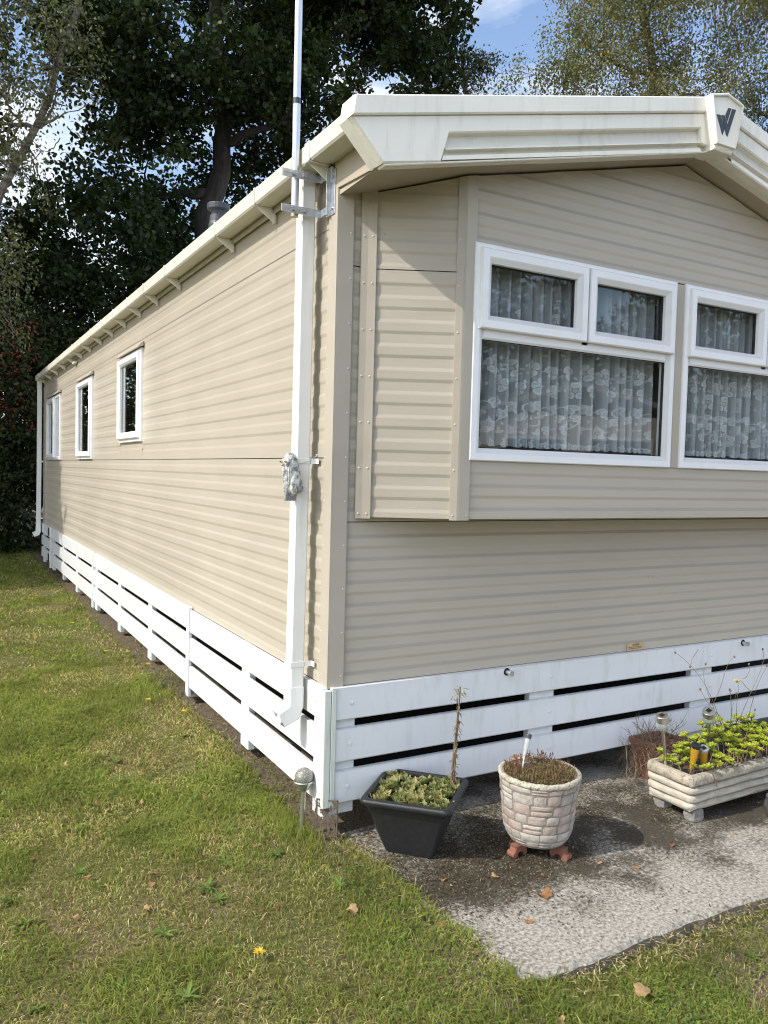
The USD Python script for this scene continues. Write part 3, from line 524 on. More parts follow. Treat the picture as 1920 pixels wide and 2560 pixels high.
def downpipe(y, label, zclips, lean=0.0):
    t = thing('downpipe', label, 'downpipe', (0, y, 0)); h = .0325
    part(t, 'pipe', sqtube([(-.0695, 0, 2.866), (-.0715, 0, 1.6), (-.0800, 0, .52)], h), M['pipe'])
    el = MB(); el.add(*sqtube([(-.0800, 0, .622), (-.0805, 0, .535), (-.090, 0, .512), (-.150, 0, .482)], h + .003))
    part(t, 'shoe', el.out(), M['pipe']); part(t, 'shoe_mouth', rotated(cat(cbox((-.001, -.029, -.029), (.001, .029, .029))), math.atan2(.03, .06), (-.1475, 0, .4832), 'y'), M['skirt_edge'])
    for z in zclips:
        xo = -.0715 - (1.6 - z) * .0078
        part(t, 'clip', cat(cbox((xo - h - .003, -h - .003, z - .012), (xo + h + .003, -h + .0, z + .012), .001), cbox((xo - h - .003, -h, z - .012), (xo - h + .000, h + .003, z + .012), .001),
             cbox((xo + h, -h - .003, z - .012), (-.0125, -h, z + .012)), cbox((-.014, -h - .030, z - .012), (-.0095, -h - .0, z + .012), .001)), M['pipe'])
    return t
downpipe(.1845, 'white square downpipe near the front corner with an owl ornament on it', (1.622, .725))
downpipe(10.33, 'white square downpipe at the far end of the long side', (1.62, .74))

# ------------------------------------------------------------------ aerial mast and its bracket
mz = thing('aerial_mast', 'tall silver aerial pole standing beside the gutter corner', 'pole', (-.142, .137, 0))
part(mz, 'pole', tube([(0, 0, 2.675), (0, 0, 3.13)], .0165, 20), M['mast'], smooth=40); part(mz, 'pole', tube([(0, 0, 3.13), (0, 0, 5.2)], .0160, 20), M['mast'], smooth=40)
part(mz, 'collar', tube([(0, 0, 3.118), (0, 0, 3.142)], .0172, 20), M['flue'], smooth=40); part(mz, 'ferrule', tube([(0, 0, 2.652), (0, 0, 2.69)], .0160, 20), M['brassy'], smooth=40)
mb = thing('mast_bracket', 'galvanised steel wall bracket with two arms clamping the aerial pole', 'bracket')
part(mb, 'wall_plate', cat(cbox((-.0185, .006, 2.655), (-.0145, .046, 2.842), .001), cbox((-.040, .042, 2.655), (-.0145, .046, 2.842), .001)), M['steel'])
for z in (2.676, 2.822):
    part(mb, 'arm', cat(cbox((-.212, .112, z - .016), (-.03, .1155, z + .016), .001), cbox((-.034, .044, z - .016), (-.030, .1155, z + .016), .001)), M['steel'])
    part(mb, 'slot', cat(cbox((-.205, .1112, z - .004), (-.175, .1122, z + .005), 0)), M['soffit'])
    for x in (-.160, -.112): part(mb, 'wing_nut', cat(tube([(x, .104, z), (x, .116, z)], .006, 8), rotated(cbox((-.011, -.002, -.003), (.011, .002, .003), .001), .7, (x, .1055, z), 'y')), M['steel'])
    part(mb, 'u_clamp', cat(tube([(-.160, .116, z)] + [(-.142 - .0195 * math.cos(a), .137 + .0195 * math.sin(a), z) for a in np.linspace(-.2, math.pi + .2, 9)] + [(-.12, .116, z)], .0025, 6)), M['steel'])
for z in (2.68, 2.81): part(mb, 'bolt_head', cat(tube([(-.0185, .026, z), (-.025, .026, z)], .0065, 6)), M['steel'])

# ------------------------------------------------------------------ owl ornament
ow = thing('owl_ornament', 'white plastic owl ornament hanging on the front downpipe', 'owl ornament', (-.130, .150, 1.562), rotz=14, scale=(1.25, 1.25, 1.12))
m = trimesh.creation.icosphere(5, 1.0); v = m.vertices.copy(); z = v[:, 2]
prz = np.interp(z, [-1, -.85, -.5, -.1, .35, .62, .85, 1], [.25, .50, .80, .95, .92, .85, .70, .30]); rr = np.maximum(np.hypot(v[:, 0], v[:, 1]), 1e-6)
v[:, 0] *= np.where(rr > 1e-4, np.minimum(prz / np.maximum(np.sqrt(1 - np.clip(z, -.999, .999) ** 2), .2), 1.5), 1)
v = v * [.030, .026, .082]; fe = np.abs(np.sin(v[:, 2] * 620 + np.sin(np.arctan2(v[:, 1], v[:, 0]) * 9) * 1.6)) * np.abs(np.sin(np.arctan2(v[:, 1], v[:, 0]) * 11))
nrm = m.vertex_normals; face = (v[:, 2] > .035) & (v[:, 0] < -.012)
v += nrm * (fe * .0028 * (~face))[:, None]; v[:, 0] += -v[:, 2] * .05
part(ow, 'body', (v, m.faces), M['owl'], smooth=True)
wg = MB()
for s in (-1, 1):
    mm = trimesh.creation.icosphere(3, 1.0); w = mm.vertices * [.018, .010, .055]; w += mm.vertex_normals * (.0018 * np.abs(np.sin(w[:, 2] * 430)))[:, None]; wg.add(*rotated((w, mm.faces), s * .0 + .12, (.004, s * .021, -.022), 'y'))
part(ow, 'wing', wg.out(), M['owl'], smooth=True)
tl = MB()
for k in range(4): tl.add(*rotated(cbox((-.006, -.004, -.03), (.006, .004, .02), .002), .10 - .1 * k, (-.016 + .009 * k, .0, -.072), 'y'))
part(ow, 'tail', tl.out(), M['owl_grey'])
dk = MB()
for s in (-1, 1):
    mm = trimesh.creation.icosphere(3, 1); dk.add(mm.vertices * [.008, .0125, .015] + [-.026, s * .0125, .046], mm.faces)
part(ow, 'face_disc', dk.out(), M['owl'], smooth=True)
for s in (-1, 1):
    mm = trimesh.creation.icosphere(2, 1); e = part(ow, 'eye', (mm.vertices * [.004, .0065, .0065] + [-.0325, s * .0135, .049], mm.faces), M['owl_yellow'], smooth=True)
    part(e, 'pupil', (mm.vertices * [.002, .003, .003] + [-.036, s * .0135, .049], mm.faces), M['seal'], smooth=True)
part(ow, 'beak', rotated(lathe([(0, -.006), (.004, .0), (.003, .006), (0, .009)], 8), 1.2, (-.036, 0, .036), 'y'), M['owl_grey'])
rk = MB()
for c, r in (((.020, -.018, -.028), .0135), ((.020, -.020, -.054), .0165), ((.008, -.022, -.050), .010)):
    mm = trimesh.creation.icosphere(3, r); w = mm.vertices * (1 + .18 * (meshkit.noise(mm.vertices * 120, 3) - .5))[:, None]; rk.add(w + c, mm.faces)
part(ow, 'rock_perch', rk.out(), M['owl_grey'], smooth=True)
mm = trimesh.creation.icosphere(2, .009); part(ow, 'blue_feet', (mm.vertices * [1, .9, 1.2] + [.004, -.022, -.038], mm.faces), M['owl_blue'], smooth=True)
wv = MB(); wv.add(*tube([(-.110, .150, 1.612), (-.085, .149, 1.610), (-.05, .148, 1.622), (-.022, .145, 1.640), (-.012, .140, 1.648)], .0009, 5))
wv.add(*tube([(-.022, .128, 1.632), (-.024, .126, 1.650), (-.018, .118, 1.654), (-.024, .110, 1.648), (-.028, .114, 1.640), (-.020, .122, 1.646)], .0012, 5))
single('tie_wire', wv.out(), M['steel'], 'thin twisted wire tying the owl to the downpipe clip', 'wire')

# ------------------------------------------------------------------ black planter
PB = thing('black_planter', 'square tapered black plastic planter standing on its own at the corner', 'planter', (.305, -.248, 0.0), rotz=-46.5)
def sqring(h, z, r=.02): 
    return [(sx * (h - (1 - a) * r if ax == 0 else h - (1 - a) * r), sx, z) for sx in (1,) for ax, a in ((0, 1),)]
def rsq(h, r, n=4):
    P = []
    for k, (cx, cy) in enumerate(((1, 1), (-1, 1), (-1, -1), (1, -1))):
        for i in range(n + 1):
            a = math.pi / 2 * (k + i / n); P.append((cx * (h - r) + r * math.cos(a), cy * (h - r) + r * math.sin(a)))
    return np.array(P)
def rsq_loft(levels):
    V = []; n = None
    for h, z, r in levels: p = rsq(h, r); n = len(p); V.append(np.column_stack([p, np.full(n, z)]))
    V = np.vstack(V); F = []
    for i in range(len(levels) - 1):
        for k in range(n): a, b = i * n + k, i * n + (k + 1) % n; F.append([a, b, b + n, a + n])
    return V, np.array(F)
wall = rsq_loft([(.05, .002, .01), (.098, .002, .012), (.101, .006, .012), (.117, .05, .014), (.136, .105, .016), (.150, .16, .018), (.157, .186, .018), (.160, .187, .018), (.162, .190, .018), (.168, .222, .02), (.170, .2225, .02)])
part(PB, 'body', wall, M['black_plastic'], smooth=35)
part(PB, 'rim', rsq_loft([(.168, .222, .02), (.186, .222, .028), (.192, .228, .03), (.193, .238, .03), (.189, .247, .03), (.178, .250, .028), (.167, .248, .022), (.164, .240, .02), (.160, .19, .02)]), M['black_plastic'], smooth=50)
so = MB(); g = np.linspace(-.162, .162, 24); XX, YY = np.meshgrid(g, g); ZZ = .206 + .012 * meshkit.noise(np.stack([XX * 60, YY * 60, XX * 0], -1), 5); ii = np.arange(576).reshape(24, 24)
so.add(np.stack([XX.ravel(), YY.ravel(), ZZ.ravel()], 1), np.stack([ii[:-1, :-1], ii[:-1, 1:], ii[1:, 1:], ii[1:, :-1]], -1).reshape(-1, 4)); part(PB, 'soil', so.out(), M['soil'], smooth=True)

def leafmesh(L, w, cup=.2, tip=.25, n=5, thick=0.0):
    """one fleshy or thin leaf along +x, curving up; returns vertices, faces"""
    t = np.linspace(0, 1, n); wd = w * np.sin(np.pi * np.clip(t * .92 + .06, 0, 1)) ** .8 * (1 - tip * t); V = []
    for i in range(n):
        x = L * t[i]; zc = cup * L * t[i] ** 2; V += [(x, -wd[i] / 2, zc + .12 * wd[i]), (x, 0, zc - .05 * wd[i] - thick), (x, wd[i] / 2, zc + .12 * wd[i])]
    F = []
    for i in range(n - 1):
        for k in (0, 1): a = 3 * i + k; F.append([a, a + 1, a + 4, a + 3])
    return np.array(V), np.array(F)
def rosette(n, L, w, up0, up1, seed, c0, c1, cup=.25, rings=1.0, thick=0., tipcol=None):
    """succulent rosette; leaves spiral from flat outer ones to upright inner ones"""
    r = np.random.default_rng(seed); V, F, C, k0 = [], [], [], 0
    for k in range(n):
        t = k / max(n - 1, 1); a = k * 2.39996 + r.normal(0, .12); l = L * (1 - .55 * t * rings) * r.uniform(.85, 1.12); e = up0 + (up1 - up0) * t + r.normal(0, .08)
        v, f = leafmesh(l, w * (1 - .35 * t) * r.uniform(.9, 1.1), cup, thick=thick); f = np.vstack([f[:, [0, 1, 2]], f[:, [0, 2, 3]]])
        s = v[:, 0] / l; ce, se = math.cos(e), math.sin(e); v = np.stack([v[:, 0] * ce - v[:, 2] * se, v[:, 1], v[:, 0] * se + v[:, 2] * ce], 1); v[:, 0] += .004
        ca, sa = math.cos(a), math.sin(a); v = np.stack([v[:, 0] * ca - v[:, 1] * sa, v[:, 0] * sa + v[:, 1] * ca, v[:, 2]], 1)
        col = np.array(c0) * (1 - t) + np.array(c1) * t; col = col * r.uniform(.8, 1.2); cc = np.repeat(col[None], len(v), 0)
        if tipcol is not None: q = (np.clip(s - .55, 0, 1) / .45)[:, None] * r.uniform(.3, 1); cc = cc * (1 - q) + np.array(tipcol) * q
        V.append(v); F.append(f + k0); C.append(cc); k0 += len(v)
    return np.vstack(V), np.vstack(F), np.vstack(C)
hp = []
for i in range(5):
    p = proto(f'houseleek_kind_{i}'); v, f, c = rosette(20, .050, .034, .30, 1.2, 20 + i, [(.22, .24, .085), (.16, .21, .07), (.24, .22, .08), (.18, .22, .085), (.20, .25, .10)][i], (.12, .18, .075), .35, tipcol=(.33, .25, .08))
    part(p, 'leaves', (v, f), M['fleshy'], tint=c); hp.append(p)
r_ = np.random.default_rng(3); spots = []
for _ in range(4000):
    if len(spots) >= 54: break
    q = r_.uniform(-.148, .148, 2)
    if all(np.hypot(*(q - s)) > .028 for s in spots): spots.append(q)
ca, sa = math.cos(math.radians(-46.5)), math.sin(math.radians(-46.5))
for i, q in enumerate(spots):
    wx, wy = .305 + q[0] * ca - q[1] * sa, -.248 + q[0] * sa + q[1] * ca; s = r_.uniform(.62, 1.12)
    copy_of(hp[i % 5], 'houseleek', 'grey-green houseleek rosette packed with others in the black planter', 'succulent', (wx, wy, .208 + r_.uniform(0, .018)), group='houseleeks crowded in the black planter', scale=s, rot=(r_.uniform(-22, 22), r_.uniform(-22, 22), r_.uniform(0, 360)))
# withered flower stalk
sp = thing('dead_flower_stalk', 'tall brown withered flower stalk rising from the black planter', 'dead plant', (.487, -.262, .205))
pts = np.array([(0, 0, 0), (.004, .004, .10), (.014, .010, .22), (.022, .012, .34), (.030, .014, .455)]); part(sp, 'stem', cat(tube(pts, [.006, .0055, .005, .0042, .003], 7), tube(pts * [1.3, .6, .93] + [-.012, .004, 0], [.0045, .004, .0035, .003, .0015], 6), tube([(0, 0, .0), (-.04, .02, .015), (-.09, .03, .012), (-.12, .05, .03)], [.004, .003, .002, .001], 5)), M['stalk'])
lv, lf, lc, k0 = [], [], [], 0
for k in range(150):
    t = r_.uniform(0, 1); b = np.array([np.interp(t, np.linspace(0, 1, 5), pts[:, j]) for j in range(3)]); top = t > .86
    v, f = leafmesh(r_.uniform(.012, .032) * (1.1 if top else .9), .007, r_.uniform(-1.2, .6)); f = np.vstack([f[:, [0, 1, 2]], f[:, [0, 2, 3]]]); a = r_.uniform(0, 6.3); e = r_.uniform(-.9, 1.0)
    v = rotated(rotated((v, f), -e, axis='y'), a)[0] + b + r_.normal(0, .004 + .008 * top, 3) * [1, 1, .5]; lv.append(v); lf.append(f + k0); k0 += len(v)
    lc.append(np.repeat((np.array((.21, .19, .07)) if top else np.array((.19, .135, .075)) * r_.uniform(.5, 1.5))[None], len(v), 0))
part(sp, 'withered_leaves', (np.vstack(lv), np.vstack(lf)), M['dryleaf'], tint=np.vstack(lc))

# ------------------------------------------------------------------ stone effect pot on feet
SPX, SPY, S0, S1 = .757, -.505, .048, .338
pt = thing('stone_pot', 'round stone-effect pot moulded with blocks, standing on terracotta feet', 'plant pot', (SPX, SPY, 0))
def potr(z): t = np.clip((z - S0) / (S1 - S0), 0, 1); return .112 + .0 * t + .026 * (1 - (1 - np.minimum(t * 4, 1)) ** 2) + .033 * t
part(pt, 'body', lathe([(0, S0), (.105, S0), (.118, S0 + .006)] + [(potr(z) - .0012, z) for z in np.linspace(S0 + .012, S1 - .01, 9)] + [(.162, S1 - .004), (.150, S1 - .002), (.146, S1 - .03), (.14, S1 - .06)], 48), M['joint'], smooth=40)
part(pt, 'soil', lathe([(0, S1 - .012), (.148, S1 - .022)], 30), M['soil'])
rows = np.array([S0 + .010, .086, .124, .163, .202, .247, .292]); rows = np.append(rows, S1 - .022)
def curved_block(a0, a1, z0, z1, prd, rfun, na=5, nz=3, seed=0, rough=.002):
    na = max(3, int((a1 - a0) / .1) + 2); A, Zz = np.meshgrid(np.linspace(a0, a1, na), np.linspace(z0, z1, nz), indexing='ij')
    e = np.minimum(np.minimum((A - a0) * .15, (a1 - A) * .15), np.minimum(Zz - z0, z1 - Zz)); rr_ = rfun(Zz) + prd * np.clip(e / .0035, 0, 1) + rough * (meshkit.noise(np.stack([A * 9 + seed, Zz * 60, A * 0], -1), seed) - .5)
    rr_ = np.where(e < 1e-6, rfun(Zz) - .0018, rr_)
    V = np.stack([rr_ * np.cos(A), rr_ * np.sin(A), Zz], -1).reshape(-1, 3); ii = np.arange(na * nz).reshape(na, nz); return V, np.stack([ii[:-1, :-1], ii[1:, :-1], ii[1:, 1:], ii[:-1, 1:]], -1).reshape(-1, 4)
rb = np.random.default_rng(11)
for k in range(len(rows) - 1):
    a = rb.uniform(0, .4); end = a + 2 * math.pi
    while a < end - .08:
        w = rb.uniform(.34, .62); 
        if end - (a + w) < .2: w = end - a
        g = .007; wob = rb.normal(0, .0012)
        hs = [(rows[k] + .0013, rows[k + 1] - .0013)]
        if rb.random() < .22 and w > .4: mzz = (rows[k] + rows[k + 1]) / 2; hs = [(hs[0][0], mzz - .0018), (mzz + .0018, hs[0][1])]
        for z0, z1 in hs: part(pt, 'block', curved_block(a + g, a + w - g, z0 + wob, z1 + wob, .0012, potr, nz=6, seed=int(rb.integers(1e6)), rough=.003), M[['brick_a', 'brick_b', 'brick_c', 'brick_a', 'brick_b'][int(rb.integers(5))] if rows[k] > .12 else ['brick_a', 'brick_c'][int(rb.integers(2))]], smooth=50)
        a += w
lr = lathe([(potr(.318) - .002, S1 - .020), (potr(.33) + .004, S1 - .014), (potr(.338) + .003, S1 - .002), (potr(.338) - .010, S1 + .003), (potr(.338) - .022, S1 - .006), (.143, S1 - .03)], 90)
lr = (lr[0] + .006 * (meshkit.fbm(lr[0] * 70, 3, 5)[:, None] - .5) * [1, 1, 1.6], lr[1]); part(pt, 'rim', lr, M['rimlichen'], smooth=True)
cv = [[], [], []]; k0 = 0
for k in range(3400):
    q = np.sqrt(r_.uniform()) * .152; a = r_.uniform(0, 6.283); x, y = q * math.cos(a), q * math.sin(a); tall = r_.random() < .16
    hgt = .018 + .02 * meshkit.noise(np.array([x * 30, y * 30, 0.]), 9) ; z = S1 - .016 + hgt * r_.uniform(.2, 1)
    if y > .03 and abs(x) < .05 and r_.random() < .75: continue
    v, f = leafmesh(r_.uniform(.006, .011), .006, .3, n=3) if not tall else leafmesh(r_.uniform(.018, .034), .0028, .2, n=3); f = np.vstack([f[:, [0, 1, 2]], f[:, [0, 2, 3]]])
    v = rotated(rotated((v, f), -(r_.uniform(.9, 1.5) if tall else r_.uniform(-.2, 1.1)), axis='y'), r_.uniform(0, 6.3))[0] + [x, y, z]
    col = np.array([(.17, .105, .055), (.21, .155, .07), (.125, .13, .035), (.165, .15, .045), (.10, .065, .045)][int(r_.integers(5))]) * r_.uniform(.7, 1.4)
    if tall: col = np.array((.19, .11, .07)) * r_.uniform(.6, 1.5)
    cv[0].append(v); cv[1].append(f + k0); cv[2].append(np.repeat(col[None], len(v), 0)); k0 += len(v)
for k in range(60):                                    # taller seed heads at the back
    a = r_.uniform(.4, 2.9); q = r_.uniform(.08, .145); x, y = q * math.cos(a) , q * math.sin(a); zt = r_.uniform(.02, .05)
    for j in range(4):
        v, f = leafmesh(.014, .005, .3, n=3); f = np.vstack([f[:, [0, 1, 2]], f[:, [0, 2, 3]]]); v = rotated(rotated((v, f), -r_.uniform(.4, 1.4), axis='y'), r_.uniform(0, 6.3))[0] + [x, y, S1 + zt * r_.uniform(.3, 1)]
        cv[0].append(v); cv[1].append(f + k0); cv[2].append(np.repeat((np.array((.20, .09, .06)) * r_.uniform(.6, 1.4))[None], len(v), 0)); k0 += len(v)
hg = MB()
for (a, l) in ((-1.35, .13), (-1.28, .09), (-1.1, .16), (-2.3, .06), (-.2, .10), (2.9, .06)):
    c, s = math.cos(a), math.sin(a); hg.add(*tube([(.155 * c, .155 * s, S1), (.180 * c, .180 * s, S1 - .01), (.183 * c + .004, .183 * s, S1 - l * .5), (.178 * c - .004, .178 * s, S1 - l)], .0009, 4))
gc = thing('matted_plant', 'matted brown and olive ground cover plant growing in the stone pot', 'plant', (SPX, SPY, 0))
part(gc, 'leaves', (np.vstack(cv[0]), np.vstack(cv[1])), M['dryleaf'], tint=np.vstack(cv[2]), kind='stuff'); part(gc, 'hanging_roots', hg.out(), M['deadwood'])
fp = proto('pot_foot_kind')
ft = slab([(-.035, 0), (-.018, 0), (-.014, .014), (0, .020), (.014, .014), (.018, 0), (.035, 0), (.038, .020), (.030, .040), (.034, .050), (-.034, .050), (-.030, .040), (-.038, .020)], -.016, .016, .004, lambda u, v, d: (u, d, v)); part(fp, 'body', ft, M['terracotta'])
part(fp, 'scroll', rotated(tube([(0, -.02, 0), (0, .02, 0)], .013, 12), 0, (.035, 0, .014)), M['terracotta'], smooth=40)
for (a, lab) in ((-3.05, 'terracotta pot foot under the side of the stone pot facing the black planter'), (-1.25, 'terracotta pot foot under the front of the stone pot'), (.9, 'terracotta pot foot under the back of the stone pot')):
    copy_of(fp, 'pot_foot', lab, 'pot foot', (SPX + .108 * math.cos(a), SPY + .108 * math.sin(a), 0), math.degrees(a))

# ------------------------------------------------------------------ stone trough
TA = math.radians(1.0); TO = np.array([1.548, -.638, 0])
tr = thing('stone_trough', 'pale reconstituted stone trough moulded as rough stacked courses', 'trough', TO, rotz=1.0); TL, TD = .80, .255
def course(z0, z1, out, seed, x0=-.0, x1=None, inner=.05):
    """one rough rounded course round the trough"""
    x1 = TL if x1 is None else x1; V = []; per = rsq(1, .0); ring = []
    def rect(o, r): 
        P = []
        for k, (cx, cy) in enumerate(((x1 + o, TD + o), (-o, TD + o), (-o, -o), (x1 + o, -o))):
            sx, sy = (-1 if k in (0, 3) else 1), (-1 if k in (0, 1) else 1)
            for i in range(4): a = math.pi / 2 * (k + i / 3); P.append((cx + sx * r + r * math.cos(a), cy + sy * r + r * math.sin(a)))
        P = np.array(P); Q = []
        for i in range(len(P)):
            d = P[(i + 1) % len(P)] - P[i]; m = max(1, int(np.linalg.norm(d) / .03)); Q += [P[i] + d * j / m for j in range(m)]
        return np.array(Q)
    h = z1 - z0; n = None; levels = [(-.02, z0 + .001), (out - .007, z0 + .002), (out, z0 + h * .25), (out + .002, z0 + h * .6), (out - .003, z0 + h * .9), (-.02, z1 - .0005)]
    base = rect(0, .03)
    for o, z in levels:
        c = base.mean(0); d = base - np.clip(base, [.03, .03], [x1 - .03, TD - .03]); L_ = np.maximum(np.linalg.norm(d, axis=1, keepdims=True), 1e-6); p = base + d / L_ * o
        nz = meshkit.fbm(np.column_stack([p * 14, np.full(len(p), z * 30)]), 3, seed)[:, None] - .5; p = p + d / L_ * nz * .020; V.append(np.column_stack([p, z + (nz[:, 0]) * .009])); n = len(p)
    V = np.vstack(V); F = []
    for i in range(len(levels) - 1):
        for k in range(n): a, b = i * n + k, i * n + (k + 1) % n; F.append([a, b, b + n, a + n])
    return V, np.array(F)
zz = [.058, .094, .134, .172, .224]
for k in range(4): part(tr, 'course', course(zz[k], zz[k + 1], [.0, .006, .008, .012][k], 30 + k), M['trough'] if k < 3 else M['trough_top'], smooth=55)
part(tr, 'base', cat(cbox((.01, .01, .056), (TL - .01, TD - .01, .075))), M['trough']); part(tr, 'rim', slab([(-.008, -.008), (TL + .008, -.008), (TL + .008, TD + .008), (-.008, TD + .008)], .15, .2205, .008, lambda u, v, d: (u, v, d)) if 0 else cat(cbox((-.004, -.004, .17), (TL + .004, .028, .2215), .008), cbox((-.004, TD - .028, .17), (TL + .004, TD + .004, .2215), .008), cbox((-.004, .0, .17), (.028, TD, .2210), .008), cbox((TL - .028, 0, .17), (TL + .004, TD, .2210), .008)), M['trough_top'])
g = MB(); XX, YY = np.meshgrid(np.linspace(.02, TL - .02, 40), np.linspace(.02, TD - .02, 16)); ZZ = .198 + .016 * meshkit.noise(np.stack([XX * 40, YY * 40, XX * 0], -1), 2); ii = np.arange(640).reshape(16, 40)
g.add(np.stack([XX.ravel(), YY.ravel(), ZZ.ravel()], 1), np.stack([ii[:-1, :-1], ii[:-1, 1:], ii[1:, 1:], ii[1:, :-1]], -1).reshape(-1, 4)); part(tr, 'soil', g.out(), M['soil'], smooth=True)
def rock(size, seed, sub=3, amt=.25):
    mm = trimesh.creation.icosphere(sub, 1.0); v = mm.vertices; v = v / np.maximum(np.abs(v).max(1, keepdims=True), .01) * .75 + v * .25; v = v * (1 + amt * (meshkit.fbm(v * 1.6, 3, seed) - .5))[:, None]; return v * np.asarray(size), mm.faces
for i, (x, y, lab) in enumerate(((1.612, -.605, 'rough grey stone propping the near corner of the trough'), (1.61, -.43, 'rough grey stone propping the rear corner of the trough'), (2.26, -.60, 'rough grey stone propping the far front of the trough'))):
    rv_, rf = rock((.036, .034, .031), 40 + i); single('prop_stone', (rv_ + [x, y, .029], rf), M['stone'], lab, 'stone')

# sedum in the trough
sd = []
for i in range(4):
    p = proto(f'sedum_kind_{i}'); v, f, c = rosette(18, .020, .0165, -.1, 1.15, 60 + i, [(.27, .31, .030), (.33, .37, .038), (.22, .28, .028), (.36, .36, .05)][i], (.46, .52, .065), .3, thick=.002); part(p, 'leaves', (v + [0, 0, .03], f), M['fleshy'], tint=c)
    part(p, 'stem', tube([(0, 0, -.055), (.004, .002, -.01), (0, 0, .032)], [.0028, .0026, .002], 5), M['stalk']); sd.append(p)
rs = np.random.default_rng(21); pl_ = []
for _ in range(6000):
    if len(pl_) >= 150: break
    q = np.array([rs.uniform(.015, TL - .02), rs.uniform(.012, TD - .012)])
    if q[0] < .34 and q[1] < .15 and rs.random() < .86: continue
    if q[0] < .16 and rs.random() < .55: continue
    if all(np.hypot(*(q - s)) > .019 for s in pl_): pl_.append(q)
pl_ += [np.array(q) for q in ((.03, .17), (.05, .20), (.02, .13), (.07, .15), (.10, .02), (.13, -.005), (.06, .06), (.17, .015), (.09, .09), (.25, .01), (.33, .005))]
for i, q in enumerate(pl_):
    z = .225 + .085 * float(np.clip((q[0] - .12) / .25, 0, 1)) * (.3 + .7 * q[1] / TD) * rs.uniform(.5, 1.1) + rs.uniform(-.012, .014)
    copy_of(sd[i % 4], 'sedum', 'lime green sedum rosette crowding the stone trough', 'sedum', TO + [q[0] * math.cos(TA) - q[1] * math.sin(TA), q[1] + q[0] * math.sin(TA), z], group='sedum rosettes in the stone trough', scale=rs.uniform(.8, 1.35), rot=(rs.uniform(-30, 30), rs.uniform(-30, 30), rs.uniform(0, 360)))
# hawkbit stalks growing among the sedum
hb = thing('hawkbit', 'wiry hawkbit with a single yellow flower growing out of the trough', 'wildflower', (0, 0, 0)); YS = -.455
ST = [[(1.617, .756), (1.696, .713), (1.832, .597), (1.924, .463), (1.998, .319), (2.01, .21)], [(1.85, .677), (1.829, .63), (1.882, .516), (1.956, .416), (2.0, .32), (2.02, .21)], [(2.083, .565), (2.078, .50), (2.068, .44), (2.075, .33), (2.07, .21)], [(2.054, .696), (2.03, .69), (1.999, .656), (1.975, .59), (1.948, .527), (1.916, .483)], [(2.288, .712), (2.315, .64), (2.221, .496), (2.14, .368), (2.105, .246), (2.09, .2)],
      [(1.793, .561), (1.853, .481), (1.949, .407), (1.975, .36)], [(2.085, .566), (2.111, .572), (2.166, .522), (2.221, .491)], [(2.184, .643), (2.194, .603), (2.17, .575), (2.144, .571)], [(2.019, .529), (2.033, .431), (2.043, .294), (2.04, .2)], [(2.03, .53), (2.05, .44), (2.055, .3), (2.05, .2)], [(2.10, .50), (2.075, .42), (2.065, .32), (2.06, .2)], [(1.716, .68), (1.735, .725), (1.775, .76)], [(2.24, .40), (2.235, .33), (2.23, .22)], [(2.33, .62), (2.26, .52), (2.22, .40), (2.17, .22)]]
b1, b2, bud = MB(), MB(), MB()
for k, s in enumerate(ST):
    P = np.array([(x, YS + .03 * math.sin(k * 2.1) * (1 - z), z) for x, z in s]); tq = np.linspace(0, len(P) - 1, 14); from_ = np.stack([np.interp(tq, np.arange(len(P)), P[:, j]) for j in range(3)], 1)
    ker = np.array([.25, .5, .25]); sm = from_.copy(); 
    for _ in range(2): sm[1:-1] = .25 * sm[:-2] + .5 * sm[1:-1] + .25 * sm[2:]
    (b2 if k in (2, 8, 9, 10) else b1).add(*tube(sm, [.0011 if k in (4,) else .0009] * 7 + [.0014 if k != 4 else .0022] * 7, 5))
    if k != 2: mm = trimesh.creation.icosphere(1, .005); bud.add(mm.vertices * [1, 1, 1.4] + P[0], mm.faces)
part(hb, 'dry_stems', b1.out(), M['stalk']); part(hb, 'green_stems', b2.out(), M['greenstem']); part(hb, 'buds', bud.out(), M['stalk'])
def flower(n, L, w, seed):
    v, f, c = rosette(n, L, w, .05, .5, seed, (.9, .6, .01), (.8, .45, .005), .1, rings=.6); return v, f
fv, ff = flower(26, .019, .007, 4); part(hb, 'flower', (fv + [2.083, YS, .566], ff), M['yellow'])

